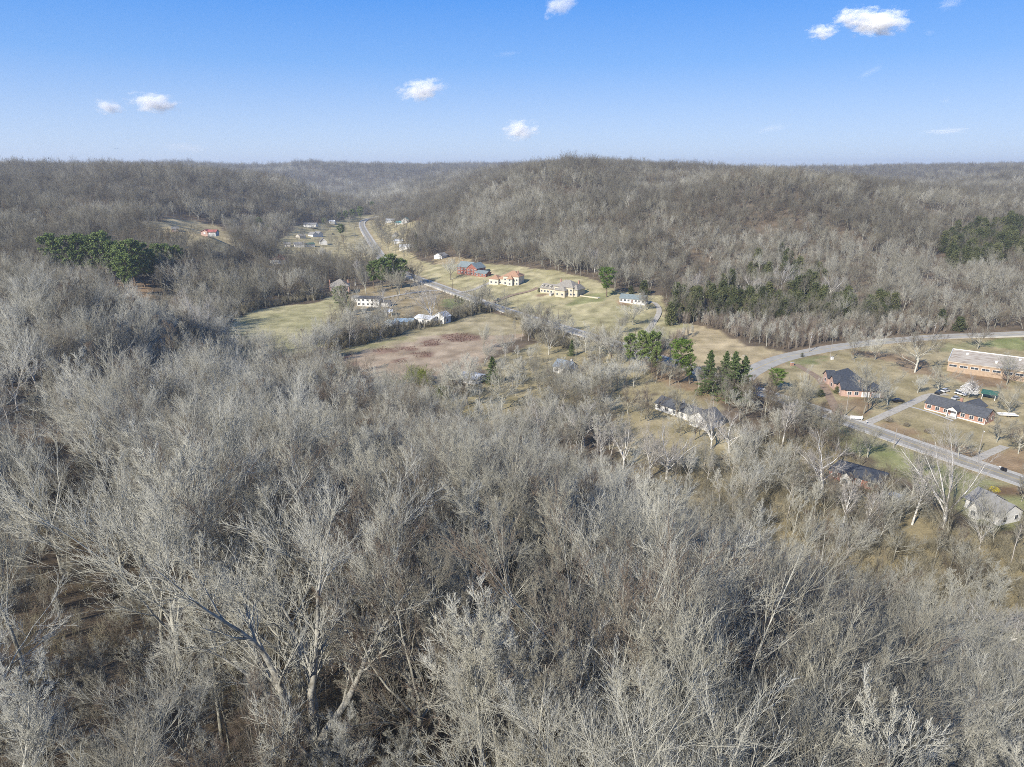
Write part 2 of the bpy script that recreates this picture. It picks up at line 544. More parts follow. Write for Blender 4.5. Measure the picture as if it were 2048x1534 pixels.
def evergreen(seed, H, R, style, n=2600, size=.35):
    """needle-leaved tree: (trunk Geo, crown Geo)"""
    g = np.random.default_rng(seed)
    tg, cg = Geo(), Geo()
    t = one((0, 0, -.6), (g.normal(0, .02), g.normal(0, .02), 1), H * .95 + .6, H * .016 + .05, 8, 0, .01, .1, g)
    tg.tubes(t, 6)
    nb = {'spruce': 90, 'pine': 46, 'cedar': 60}[style]
    lo = {'spruce': .04, 'pine': .34, 'cedar': .03}[style]
    h = lo + (1 - lo) * (np.arange(nb) + g.random(nb)) / nb
    az = np.arange(nb) * 2.4 + g.normal(0, .35, nb)
    q = (h - lo) / (1 - lo)
    if style == 'spruce': rr = R * (1 - q) ** .85 * (.82 + .28 * np.sin(q * 38)) + .25
    elif style == 'pine': rr = R * (np.sin(np.clip(q, .06, .97) * PI) ** .6) * g.uniform(.65, 1.15, nb)
    else: rr = R * np.minimum(1, (q * 6 + .5)) * (1 - q) ** .62 * g.uniform(.8, 1.15, nb) + .15
    el = {'spruce': -.18 + .5 * q, 'pine': .1 + .7 * q, 'cedar': .7 + .5 * q}[style]
    d = np.stack([np.cos(az) * np.cos(el), np.sin(az) * np.cos(el), np.sin(el)], -1)
    pos = np.zeros((nb, 3)); pos[:, 2] = h * H * .96 - (rr * .45 if style == 'cedar' else 0)
    b = polylines(pos, d, rr / np.maximum(np.cos(el), .45), .02 + .012 * rr, 4, .2 if style == 'spruce' else .1, .05, .3, g)
    tg.tubes(b, 3)
    per = n // nb + 1
    i = np.repeat(np.arange(nb), per)
    s0 = {'spruce': .12, 'pine': .5, 'cedar': .25}[style]
    tt = s0 + (1 - s0) * g.random(len(i)) ** .7
    f = np.clip(tt * 4, 0, 3.999); k = f.astype(int); fr = (f - k)[:, None]
    C = b['P'][i, k] * (1 - fr) + b['P'][i, k + 1] * fr
    if style == 'pine':
        C = C + g.normal(0, 1, C.shape) * np.array([.62, .62, .42]) * (.35 + .2 * R / 3)
    elif style == 'spruce':
        side = np.stack([-np.sin(az[i]), np.cos(az[i]), np.zeros(len(i))], -1)
        C = C + side * (g.normal(0, 1, len(i)) * rr[i] * .2 * (1.15 - tt * .5))[:, None] + np.array([0, 0, -.12]) * g.random((len(i), 1)) * 2 + g.normal(0, .08, C.shape)
    else:
        C = C + g.normal(0, .3 + .06 * R, C.shape)
    cg.leaves(C, size, g, tilt=.6 if style == 'spruce' else 1)
    return tg, cg


COPIES = {}


def copy_tree(o, loc, rz, s, label=None, group=None, sc3=None):
    r = o.copy(); COL.objects.link(r)
    r.location = loc; r.rotation_euler = (0, 0, rz); r.scale = sc3 or (s, s, s)
    if label: r['label'] = label
    if group: r['group'] = group
    for ch in o.children:
        c = ch.copy(); COL.objects.link(c); c.parent = r
        for g_ in ch.children:
            e = g_.copy(); COL.objects.link(e); e.parent = c
    return r


class Kind:
    """a tree kind: first placement uses the source itself, later ones copy it"""
    def __init__(s, name, cat, tm, cm):
        s.args = (name, cat, tm, cm); s.src = None

    def put(s, x, y, rz, sc, label, group=None, sink=.3, sc3=None):
        z = float(ground(np.array([x]), np.array([y]))[0]) - sink
        if s.src is None:
            name, cat, tm, cm = s.args
            o = empty(name, (x, y, z), rz, label=label, cat=cat, group=group)
            o.scale = sc3 or (sc, sc, sc)
            link('trunk', tm, o); link('crown', cm, o)
            s.src = o
            return o
        o = copy_tree(s.src, (x, y, z), rz, sc, label, group, sc3)
        if not group and 'group' in o: del o['group']
        return o


# ------------------------------------------------------------------ masses scattered with geometry nodes
def scatter(name, X, Y, Z, S, VID, templates, label, cat, sxy=None):
    """one uncountable mass: each point carries a copy of one of the template meshes"""
    me = bpy.data.meshes.new(name)
    n = len(X)
    me.vertices.add(n)
    me.vertices.foreach_set('co', np.stack([X, Y, Z], -1).astype(np.float32).ravel())
    a = me.attributes.new('scl', 'FLOAT_VECTOR', 'POINT')
    sxy = S if sxy is None else sxy
    a.data.foreach_set('vector', np.stack([sxy, sxy, S], -1).astype(np.float32).ravel())
    a = me.attributes.new('rot', 'FLOAT_VECTOR', 'POINT')
    a.data.foreach_set('vector', np.stack([rng.normal(0, .05, n), rng.normal(0, .05, n), rng.random(n) * 6.283], -1).astype(np.float32).ravel())
    a = me.attributes.new('vid', 'INT', 'POINT')
    a.data.foreach_set('value', np.asarray(VID, np.int32))
    o = link(name, me)
    tag(o, label, cat, kind='stuff')
    col = bpy.data.collections.new(name + '_forms')
    for k, t in enumerate(templates):
        q = bpy.data.objects.new('%s_form_%02d' % (name, k), t)
        col.objects.link(q)
    ng = bpy.data.node_groups.new(name + '_scatter', 'GeometryNodeTree')
    ng.interface.new_socket('Geometry', in_out='INPUT', socket_type='NodeSocketGeometry')
    ng.interface.new_socket('Geometry', in_out='OUTPUT', socket_type='NodeSocketGeometry')
    N = ng.nodes
    gi = N.new('NodeGroupInput'); go = N.new('NodeGroupOutput')
    ci = N.new('GeometryNodeCollectionInfo')
    ci.inputs['Collection'].default_value = col
    ci.inputs['Separate Children'].default_value = True
    ci.inputs['Reset Children'].default_value = True
    ip = N.new('GeometryNodeInstanceOnPoints')
    ip.inputs['Pick Instance'].default_value = True

    def att(nm, ty):
        q = N.new('GeometryNodeInputNamedAttribute'); q.data_type = ty
        q.inputs['Name'].default_value = nm
        return next(s_ for s_ in q.outputs if s_.enabled and s_.name == 'Attribute')
    L = ng.links
    L.new(gi.outputs[0], ip.inputs['Points'])
    L.new(ci.outputs[0], ip.inputs['Instance'])
    L.new(att('vid', 'INT'), ip.inputs['Instance Index'])
    L.new(att('rot', 'FLOAT_VECTOR'), ip.inputs['Rotation'])
    L.new(att('scl', 'FLOAT_VECTOR'), ip.inputs['Scale'])
    L.new(ip.outputs[0], go.inputs[0])
    md = o.modifiers.new('scatter', 'NODES'); md.node_group = ng
    return o
# ------------------------------------------------------------------ lie of the land: clearings (drawn from the photo, kept as ground plans)
def L_(s): return [tuple(map(float, a.split(','))) for a in s.split()]


CLEAR = {}   # name: (plan polygon, tree density 0..1, colour index)
for nm, dens, s in [
    ('meadow', 0, '452,705 455,660 470,640 500,622 560,612 640,603 660,592 700,590 725,615 690,640 655,690 560,716 500,716'),
    ('yards', .05, '690,600 700,582 760,572 850,560 880,575 960,612 940,625 880,645 800,665 700,640'),
    ('marsh', 0, '670,705 760,682 860,658 960,628 1045,640 1050,665 1005,695 950,745 880,780 780,792 690,775 660,735'),
    ('lawn', 0, '878,572 790,548 830,520 870,530 900,522 960,528 1050,533 1190,560 1225,580 1325,590 1333,640 1390,650 1320,692 1250,692 1100,652 960,605'),
    ('field', 0, '1320,690 1390,648 1440,662 1500,690 1560,702 1605,712 1490,748 1420,738 1330,712'),
    ('homes', 0, '1480,752 1610,710 1700,688 1850,672 2060,662 2060,980 1900,905 1630,815 1560,790'),
    ('verge', 0, '1630,825 2060,978 2060,1050 1990,1070 1900,1030 1850,985 1780,940 1700,900 1650,860'),
    ('yard_a', .06, '1195,830 1260,780 1310,790 1430,800 1490,880 1420,930 1330,925 1230,915'),
    ('yard_b', .58, '960,735 1060,690 1140,672 1250,700 1340,720 1500,750 1490,790 1400,800 1260,780 1195,830 1100,800 1000,760'),
    ('yard_c', .2, '865,800 960,770 1050,765 1100,800 1020,850 905,835'),
    ('barn_hill', 0, '285,443 330,438 390,442 440,455 470,475 460,505 400,512 330,490 290,462'),
    ('hamlet', .16, '700,545 555,525 550,490 600,450 660,445 705,436 720,430 745,430 758,436 752,470 770,520 800,560 740,555'),
    ('pine_floor', 0.1, '190,645 200,560 305,556 315,640'),
    ('roadside', .25, '752,470 760,440 850,445 835,480 810,500 860,540 800,560 770,520'),
    ('far_gap', .1, '480,545 520,530 600,530 600,555 560,560 490,560'),
]:
    CLEAR[nm] = (pp(L_(s)), dens)
CLEAR['bottom'] = ([(12, 168), (28, 148), (44, 124), (62, 106), (90, 94), (150, 92), (300, 160)] + pp(L_('2060,1080 1900,1060 1780,960 1640,880 1500,880 1420,930 1300,925 1180,930')), .72)
CLEAR['thicket'] = (pp(L_('1338,642 1420,642 1560,650 1720,644 1900,652 1962,664 1860,670 1720,680 1640,692 1600,706 1540,699 1490,687 1440,662 1390,650 1340,657')), .28)
CLEAR['cedar_row'] = (pp(L_('1338,632 1500,640 1740,640 1740,612 1600,602 1480,590 1340,600')), .22)
CLEAR['cedar_patch'] = (pp(L_('1868,525 1880,480 1940,462 2060,445 2110,520 1990,545 1900,545')), .42)

HWY = pp(L_('2300,1052 2048,963 1840,893 1640,823 1440,757 1240,690 1140,660 1000,617 940,596 880,574')) 
HWY += [proj(820, 552), proj(775, 530), proj(757, 505), proj(740, 480), proj(728, 460), proj(724, 446), proj(735, 438), proj(760, 432)]
SIDE = pp(L_('1478,768 1500,745 1560,718 1640,700 1720,688 1800,680 1900,673 2048,668 2200,664'))
DRV = {
    'ranch_driveway': (pp(L_('1735,846 1780,826 1830,803 1862,790 1895,789')), 3.6, 'gravel'),
    'brick_driveway': (pp(L_('1680,835 1662,800 1650,775 1638,757 1615,742 1590,728')), 3.6, 'clay'),
    'footpath': (pp(L_('1815,812 1860,825 1905,842')), 1.2, 'concrete'),
    'field_drive': (pp(L_('1240,700 1275,680 1300,655 1318,625 1310,607 1290,602')), 3.4, 'gravel'),
    'mansion_driveway': (pp(L_('985,606 1020,592 1060,582 1075,575')), 4, 'clay'),
    'villa_driveway': (pp(L_('905,588 940,582 965,572 985,563')), 4, 'gravel'),
    'side_driveway': (pp(L_('1940,925 1975,908 2010,893')), 3.0, 'gravel'),
    'west_driveway': (pp(L_('880,580 840,584 800,590 765,597')), 4, 'gravel'),
}
JOINED = [HWY, SIDE]

# ------------------------------------------------------------------ terrain
def axis(a, b, h0, hmax, grow_, lim0, lim1):
    """coordinates from a to b: step h0 inside [lim0, lim1], growing outside"""
    c = list(np.arange(lim0, lim1, h0)); h = h0; x = c[-1]
    while x < b: h = min(h * grow_, hmax); x += h; c.append(x)
    h = h0; x = c[0]
    while x > a: h = min(h * grow_, hmax); x -= h; c.insert(0, x)
    return np.array(c)


gx = axis(-9000, 9000, 3.2, 220, 1.045, -330, 430)
gy = axis(-1500, 9800, 3.2, 220, 1.035, 10, 720)
GX, GY = np.meshgrid(gx, gy)
fx, fy = GX.ravel(), GY.ravel()
fz = ground(fx, fy)
nx, ny = len(gx), len(gy)
ii = (np.arange(ny - 1)[:, None] * nx + np.arange(nx - 1)).ravel()
faces = np.stack([ii, ii + 1, ii + nx + 1, ii + nx], -1)

N1 = fbm(fx / 9, fy / 9, 50); N2 = fbm(fx / 40, fy / 40, 60); N3 = fbm(fx / 3.3, fy / 6, 70, 2)


def mix(a, b, t):
    t = np.clip(t, 0, 1)[:, None]
    return np.asarray(a) * (1 - t) + np.asarray(b) * t


LIT = mix((.105, .085, .06), (.19, .145, .10), N1 * 1.4 - .2)
colr = LIT.copy()
GRASS = mix((.31, .288, .145), (.51, .45, .265), (N1 * .6 + N3 * .5 + N2 * .4 - .55) * 2)
TAN = mix((.35, .28, .155), (.54, .435, .27), (N1 * .5 + N3 * .5 + N2 * .3 - .45) * 2)
GREEN = mix((.165, .19, .07), (.28, .275, .13), (N1 * .7 + N3 * .5 - .4) * 2)
BROWN = mix((.25, .165, .095), (.37, .275, .175), (N1 * .6 + N3 * .5 - .35) * 2)
MARSH = mix((.33, .25, .17), (.48, .385, .275), (N1 * .6 + N3 * .5 - .35) * 2)
jx = fx + (N1 - .5) * 9; jy = fy + (N2 - .5) * 14
surf = {'meadow': GRASS, 'yards': BROWN * .6 + GRASS * .4, 'marsh': MARSH, 'lawn': GRASS * .8 + TAN * .2, 'field': TAN, 'homes': GRASS * .45 + TAN * .3 + BROWN * .25, 'verge': GREEN * .5 + GRASS * .5, 'yard_a': GRASS * .6 + BROWN * .4,
        'yard_b': GRASS * .5 + BROWN * .4 + GREEN * .1, 'yard_c': GRASS * .6 + BROWN * .4, 'barn_hill': TAN * .8 + GRASS * .2, 'hamlet': GRASS * .6 + TAN * .3 + BROWN * .1, 'pine_floor': BROWN, 'far_gap': BROWN, 'roadside': TAN * .5 + GRASS * .5, 'bottom': BROWN * .4 + GRASS * .45}
for k, (poly, dens) in CLEAR.items():
    if k not in surf: continue
    m = inpoly(jx, jy, poly)
    colr[m] = surf[k][m]


def blotch(s, C, thr=.0, soft=1):
    poly = pp(L_(s))
    m = inpoly(fx + (N1 - .5) * 16, fy + (N2 - .5) * 20, poly)
    if thr: m &= (N2 * .5 + N1 * .5 > thr)
    colr[m] = colr[m] * (1 - soft) + C[m] * soft


blotch('1130,612 1170,590 1228,580 1226,592 1180,606 1100,614', GREEN, soft=.8)      # watered lawn by the mansion
blotch('880,615 890,598 930,598 935,612 900,620', GREEN * 1.05)
blotch('1565,718 1680,695 1700,705 1640,725 1580,735', GREEN, .42, .8)
blotch('1990,680 2060,672 2060,705 1975,695', GREEN * 1.2, soft=.9)
blotch('1860,700 1890,690 1990,690 1960,700 1880,704', GRASS)
blotch('1700,700 1800,700 1880,745 1880,755 1790,730 1720,712', BROWN, .3, .85)
blotch('1640,830 1740,850 1700,850 1690,830 1720,800 1770,815 1720,838 1650,812', BROWN * .9, soft=.8)
blotch('1745,860 1790,836 1830,850 1960,900 2060,925 2060,950 1900,900', BROWN, .4, .8)
blotch('1930,940 1990,905 2060,890 2060,965', BROWN, .3, .8)
blotch('1620,845 1800,905 1860,930 1830,950 1700,900', GREEN, .35, .55)
blotch('1885,745 1900,735 2000,750 2010,775 1920,760', BROWN)
blotch('1975,965 2040,975 2060,1000 2010,1015 1985,1000', BROWN * .75)
blotch('1280,700 1330,705 1400,740 1400,780 1300,760', BROWN * 1.05, .35, .85)
blotch('1400,755 1500,790 1480,815 1380,795', BROWN, .35, .6)
blotch('1240,600 1262,604 1258,612 1238,610', BROWN)
blotch('945,542 1000,545 985,552 925,552', TAN)
blotch('1070,588 1100,588 1105,592 1075,592', BROWN * .8)
blotch('860,520 900,512 940,520 960,530 880,530', TAN * .9)
blotch('670,690 960,625 1045,640 1050,665 980,670 860,672 760,700', GRASS, .0, .55)
blotch('675,700 760,682 830,667 820,675 740,695 690,708', GREEN, .45, .5)
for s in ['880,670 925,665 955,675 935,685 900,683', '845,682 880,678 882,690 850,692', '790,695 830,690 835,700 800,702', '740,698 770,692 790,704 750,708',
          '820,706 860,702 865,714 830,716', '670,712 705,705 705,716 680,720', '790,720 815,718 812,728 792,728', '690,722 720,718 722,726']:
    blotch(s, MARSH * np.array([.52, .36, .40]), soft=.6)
# grass mowing / wheel streaks on the big lawn
m = inpoly(fx, fy, CLEAR['lawn'][0])
st = fbm((fx * .5 + fy * .86) / 26, (fx * .86 - fy * .5) / 4.5, 90, 3)
colr[m] = colr[m] * (0.86 + .36 * np.clip((st[m] - .3) * 2, 0, 1))[:, None]
m = inpoly(fx, fy, CLEAR['field'][0])
colr[m] = colr[m] * (0.88 + .3 * st[m])[:, None]
# worn verge along the roads
for ln, ww in ((HWY, 9), (SIDE, 8)):
    d = dline(fx, fy, ln)
    k = np.clip((ww - d) / 4, 0, 1) * .6
    colr = colr * (1 - k[:, None]) + BROWN * np.array([1.05, 1.05, 1.0]) * k[:, None]

tme = np_mesh('ground', np.stack([fx, fy, fz], -1), [faces], [], smooth=True)
ca = tme.color_attributes.new('soil', 'FLOAT_COLOR', 'POINT')
ca.data.foreach_set('color', np.concatenate([colr * ALB, np.ones((len(colr), 1))], 1).astype(np.float32).ravel())
gm, t, b = new_mat('ground_cover', .95, .05)
at = t.nodes.new('ShaderNodeVertexColor'); at.layer_name = 'soil'
tc = t.nodes.new('ShaderNodeTexCoord')
n1 = t.nodes.new('ShaderNodeTexNoise'); n1.inputs['Scale'].default_value = 1.1; n1.inputs['Detail'].default_value = 8; n1.inputs['Roughness'].default_value = .7
n2 = t.nodes.new('ShaderNodeTexNoise'); n2.inputs['Scale'].default_value = .12; n2.inputs['Detail'].default_value = 6
t.links.new(tc.outputs['Object'], n1.inputs['Vector']); t.links.new(tc.outputs['Object'], n2.inputs['Vector'])
ad = t.nodes.new('ShaderNodeMath'); ad.operation = 'ADD'
t.links.new(n1.outputs['Fac'], ad.inputs[0]); t.links.new(n2.outputs['Fac'], ad.inputs[1])
mr = t.nodes.new('ShaderNodeMapRange'); mr.inputs['From Min'].default_value = .7; mr.inputs['From Max'].default_value = 1.3
mr.inputs['To Min'].default_value = .62; mr.inputs['To Max'].default_value = 1.36
t.links.new(ad.outputs[0], mr.inputs['Value'])
mx = t.nodes.new('ShaderNodeVectorMath'); mx.operation = 'SCALE'
t.links.new(at.outputs['Color'], mx.inputs[0]); t.links.new(mr.outputs['Result'], mx.inputs['Scale'])
t.links.new(mx.outputs[0], b.inputs['Base Color'])
bp = t.nodes.new('ShaderNodeBump'); bp.inputs['Strength'].default_value = .5; bp.inputs['Distance'].default_value = .5
t.links.new(n1.outputs['Fac'], bp.inputs['Height']); t.links.new(bp.outputs[0], b.inputs['Normal'])
tme.materials.append(gm)
tag(link('ground', tme), kind='structure')

# ------------------------------------------------------------------ roads
def smooth_line(pts, step=4.0):
    P = np.array(pts)
    out_ = []
    for i in range(len(P) - 1):
        p0 = P[max(i - 1, 0)]; p1 = P[i]; p2 = P[i + 1]; p3 = P[min(i + 2, len(P) - 1)]
        n = max(2, int(np.linalg.norm(p2 - p1) / step))
        for k in range(n):
            s = k / n
            out_.append(.5 * ((2 * p1) + (-p0 + p2) * s + (2 * p0 - 5 * p1 + 4 * p2 - p3) * s * s + (-p0 + 3 * p1 - 3 * p2 + p3) * s ** 3))
    out_.append(P[-1])
    return np.array(out_)


def strip(name, pts, o0, o1, lift, mat, step=4.0, skirt=False):
    C = smooth_line(pts, step)
    T = np.gradient(C, axis=0); T /= np.linalg.norm(T, axis=1, keepdims=True)
    Nn = np.stack([T[:, 1], -T[:, 0]], -1)
    zc = ground(C[:, 0], C[:, 1])
    for s in (-6, 6):
        q = C + Nn * s; zc = np.maximum(zc, ground(q[:, 0], q[:, 1]))
    zc = np.convolve(np.pad(zc, 6, 'edge'), np.ones(13) / 13, 'valid') + .08
    zc = np.maximum(zc, ground(C[:, 0], C[:, 1]) + .05)
    A = C + Nn * o0; B = C + Nn * o1
    n = len(C)
    V = [np.c_[A, zc + lift], np.c_[B, zc + lift]]
    i = np.arange(n - 1)
    F = [np.stack([i, i + 1, n + i + 1, n + i], -1)]
    if skirt:
        V += [np.c_[A - Nn * .5, zc - .9], np.c_[B + Nn * .5, zc - .9]]
        F += [np.stack([2 * n + i, 2 * n + i + 1, i + 1, i], -1), np.stack([n + i, n + i + 1, 3 * n + i + 1, 3 * n + i], -1)]
    me = np_mesh(name, np.concatenate(V), F, mat)
    return tag(link(name, me), kind='structure')


M_ASPH = ramp_mat('asphalt', [(0.3, (.27, .25, .21)), (0.7, (.36, .335, .285))], .35, .9, bump=.05)
M_SHLD = ramp_mat('pale_shoulder', [(0.3, (.42, .395, .34)), (0.7, (.54, .51, .445))], .5)
M_SIDE = ramp_mat('worn_asphalt', [(0.3, (.34, .32, .275)), (0.7, (.45, .425, .37))], .25)
M_YEL = flat_mat('yellow_paint', (.55, .42, .16))
M_WHT = flat_mat('white_paint', (.68, .67, .65))
M_GRAV = ramp_mat('gravel', [(0.3, (.37, .34, .285)), (0.7, (.54, .50, .43))], .8)
M_CLAY = ramp_mat('clay_drive', [(0.3, (.24, .17, .115)), (0.7, (.36, .27, .19))], .6)
M_CONC = ramp_mat('concrete', [(0.3, (.42, .41, .38)), (0.7, (.56, .54, .50))], .9)
strip('road', HWY, -3.55, 3.55, .012, M_ASPH, skirt=False)
strip('road_shoulder', HWY, -5.2, 5.2, .006, M_SHLD, skirt=True)
for a, c_ in ((-3.4, -3.15), (3.15, 3.4)): strip('road_marking', HWY, a, c_, .016, M_WHT)
for a, c_ in ((-.28, -.12), (.12, .28)): strip('road_marking', HWY, a, c_, .016, M_YEL)
strip('side_road', SIDE, -4.9, 4.9, -.02, M_SIDE, skirt=True)
for a, c_ in ((-.2, -.06), (.06, .2)): strip('road_marking', SIDE, a, c_, -.015, M_YEL)
for k, (pl, wd, mt) in DRV.items():
    strip(k, pl, -wd / 2, wd / 2, -.01, {'gravel': M_GRAV, 'clay': M_CLAY, 'concrete': M_CONC}[mt], 3)
# ------------------------------------------------------------------ tree forms
STY = ['vase', 'spread', 'tall', 'pole']
T0 = []      # near forms: (style, trunk mesh, crown mesh, H)
for k, (st, H) in enumerate([('vase', 18), ('spread', 17), ('tall', 19), ('pole', 18), ('vase', 16), ('tall', 17), ('spread', 15), ('pole', 16)]):
    a, c = hardwood(100 + k, H, st, 0, .22 if st in ('vase', 'spread') else .17)
    T0.append((st, a.mesh('trunk', M_BARK, True), c.mesh('crown', M_TWIG), H))
F0 = []
for k, (st, H) in enumerate([('vase', 17), ('tall', 18), ('spread', 15), ('pole', 17)]):
    a, c = hardwood(140 + k, H, st, 0, .2)
    F0.append(join_geo('forest_form', [a, c], [M_BARK, M_TWIG]))
F1 = []
for bm_, mt in ((M_BARK, M_TWIG), (M_TWIG, M_TWIGF), (M_SYCT, M_TWIG)):
    for k, (st, H) in enumerate([('vase', 17), ('spread', 16), ('tall', 18), ('pole', 17), ('vase', 15)]):
        a, c = hardwood(200 + k, H, st, 1, .22)
        F1.append(join_geo('forest_form', [a, c], [bm_, mt]))
F2 = []; F3 = []
for mt in (M_TWIGF, M_TWIGD, M_TWIGP):
    for k, (st, H) in enumerate([('vase', 16), ('spread', 16), ('spread', 15), ('tall', 16)]):
        a, c = hardwood(300 + k, H, st, 2, .2)
        F2.append(join_geo('forest_form', [a, c], [M_TWIGP if mt is not M_TWIGD else M_TWIGF, mt]))
    for k, (st, H) in enumerate([('vase', 16), ('spread', 16), ('spread', 14)]):
        a, c = hardwood(400 + k, H, st, 3, .22)
        F3.append(join_geo('forest_form', [a, c], [M_TWIGP if mt is M_TWIGP else M_TWIGF, mt]))


def jgrid(x0, x1, y0, y1, s, seed):
    g = np.random.default_rng(seed)
    X, Y = np.meshgrid(np.arange(x0, x1, s), np.arange(y0, y1, s))
    X = X + g.uniform(-.48, .48, X.shape) * s; Y = Y + g.uniform(-.48, .48, Y.shape) * s
    return X.ravel(), Y.ravel()


def infrustum(X, Y, Z, ml=260, mb=420):
    px, py, dep = to_px(X, Y, Z + 10)
    return (Y > 4) & (px > -ml) & (px < 2048 + ml) & (py < 1534 + mb) & (dep > 5)


def keep_clear(X, Y, g, soft=True):
    """True where a wood tree may stand"""
    ok = np.ones(len(X), bool)
    for k, (poly, dens) in CLEAR.items():
        m = inpoly(X, Y, poly)
        ok &= ~(m & (g.random(len(X)) >= dens))
    dh = dline(X, Y, HWY); ok &= dh > np.where((Y > 250) & (Y < 520), 8, 10)
    ok &= dline(X, Y, SIDE) > 9
    for pl, wd, mt in DRV.values(): ok &= dline(X, Y, pl) > wd / 2 + 2.5
    for (hx, hy, hr) in HOUSE_SPOTS: ok &= np.hypot(X - hx, Y - hy) > hr
    return ok


HOUSE_SPOTS = []
for a, b_, r_ in [(1915, 825, 19), (1665, 765, 17), (1730, 785, 18), (1975, 735, 45), (1950, 1025, 16), (1705, 968, 13), (1350, 825, 13), (1400, 848, 11),
                  (1122, 742, 12), (935, 755, 10), (1264, 602, 18), (1115, 580, 24), (1010, 562, 22), (938, 542, 20), (680, 584, 16), (740, 603, 16),
                  (848, 640, 18), (800, 645, 10), (555, 524, 18), (418, 467, 18), (350, 463, 10), (870, 516, 12), (575, 493, 12), (600, 493, 14), (647, 488, 16),
                  (630, 475, 14), (610, 474, 14), (570, 452, 12), (625, 450, 12), (658, 447, 10), (790, 452, 14), (810, 449, 14), (793, 478, 10), (800, 490, 14), (815, 500, 12),
                  (2040, 752, 14), (1980, 790, 10), (1940, 795, 12), (740, 655, 0)]:
    x, y = proj(a, b_); HOUSE_SPOTS.append((x, y, r_))

# ------------------------------------------------------------------ woodland points
gX = []; gY = []; gB = []
for band, (r0, r1, sp, seed) in enumerate([(18, 330, 5.8, 1), (330, 900, 6.8, 2), (900, 1700, 9.0, 3), (1700, 5200, 17.0, 4)]):
    X, Y = jgrid(-r1 * .95, r1 * .95, 0, r1, sp, seed)
    r = np.hypot(X, Y)
    m = (r > r0) & (r <= r1)
    X, Y = X[m], Y[m]
    Z = ground(X, Y)
    m = infrustum(X, Y, Z)
    X, Y = X[m], Y[m]
    g = np.random.default_rng(seed + 50)
    # gaps and thickets
    dn = fbm(X / 22, Y / 22, 77, 2)
    m = keep_clear(X, Y, g) & (dn + g.normal(0, .12, len(X)) > .34)
    m &= ~((ground(X, Y) < 6) & (np.hypot(X, Y) < 430) & (X > -60) & (g.random(len(X)) < .12))
    gX.append(X[m]); gY.append(Y[m]); gB.append(np.full(m.sum(), band))
WX, WY, WB = map(np.concatenate, (gX, gY, gB))
WZ = ground(WX, WY)
WR = np.sqrt(WX ** 2 + WY ** 2 + (WZ + 12 - CAM_Z) ** 2)
hx_, hy_ = proj(650, 1540)
hm_ = (np.hypot(WX - hx_, WY - hy_) < 5)
small_ = (np.hypot(WX - hx_, WY - hy_) < 8) | (dline(WX, WY, [(hx_, hy_), (hx_ - 20, hy_ - 24)]) < 8) | ((np.abs(WX - hx_ * WY / hy_) < 11) & (WY < hy_) & (WY > 2))
small_ = small_[~hm_]
WX, WY, WB, WZ, WR = WX[~hm_], WY[~hm_], WB[~hm_], WZ[~hm_], WR[~hm_]
# drop what stands wholly behind a hill
vis = np.ones(len(WX), bool)
tt = np.linspace(.08, .97, 26)
for k in range(0, len(WX), 4000):
    sl_ = slice(k, k + 4000)
    top = WZ[sl_] + 24
    sx = WX[sl_, None] * tt; sy = WY[sl_, None] * tt
    gz = ground(sx, sy)
    lz = CAM_Z + (top - CAM_Z)[:, None] * tt
    vis[sl_] = ~((gz > lz + 2).any(1))
vis |= WR < 260
small_ = small_[vis]
WX, WY, WZ, WB, WR = WX[vis], WY[vis], WZ[vis], WB[vis], WR[vis]
print('WOOD', len(WX), [int((WB == k).sum()) for k in range(4)])
g = np.random.default_rng(99)
HVAR = fbm(WX / 60, WY / 60, 88, 3)
WS = (.8 + .66 * HVAR) * g.uniform(.8, 1.18, len(WX)) * np.array([1, 1, 1.12, 1.5])[WB]
WS = np.where(WB == 0, np.minimum(WS, 1.35), WS)
WS *= np.where(small_, .55, 1)
low = (WZ < 7) & (WR < 430) & (WX > -60)
WS *= np.where(low, .78, 1.0)
WS *= np.where(inpoly(WX, WY, CLEAR['bottom'][0]), .9, 1.0)
WS *= np.where(WR < 120, .92, 1)
WS *= np.where(inpoly(WX, WY, CLEAR['hamlet'][0]), .7, 1)
WS *= np.where((WR > 125) & (WR < 420), .80, 1.0)
WS *= np.where((WR > 420) & (WX > 130), .85, 1.0)
# not right under the camera
order = np.argsort(WR)
px_, py_, dep_ = to_px(WX, WY, WZ + 9)
inv = (px_ > 0) & (px_ < 2048) & (py_ > 0) & (py_ < 1560)
near = [i for i in order if inv[i]][:225]
near_set = np.zeros(len(WX), bool); near_set[near] = True
KN = [Kind('bare_tree', 'bare tree', tm, cm) for (_, tm, cm, _) in T0]
LBL = {'vase': 'bare tree forking low into upswept limbs', 'spread': 'bare tree with a wide crooked crown',
       'tall': 'straight bare tree with side limbs', 'pole': 'slender bare pole tree'}
for i in near:
    k = int(g.integers(0, 8))
    if T0[k][0] == 'pole' and g.random() < .4: k = 0
    st = T0[k][0]
    zone = ['topmost in', 'midway up', 'low in'][int(np.digitize(py_[i], (1080, 1330)))] + ' the near wood, ' + ['far left', 'left', 'left of centre', 'centre', 'right of centre', 'right', 'far right'][int(np.clip(px_[i] // 293, 0, 6))]
    size = ['smaller', 'middling', 'large'][int(np.digitize(WS[i], (.9, 1.08)))]
    KN[k].put(WX[i], WY[i], g.random() * 6.28, WS[i] * (1.1 if st != 'pole' else 1), size + ' ' + LBL[st] + ', ' + zone, size + ' bare ' + {'vase': 'forked', 'spread': 'crooked', 'tall': 'straight', 'pole': 'pole'}[st] + ' trees, ' + zone)

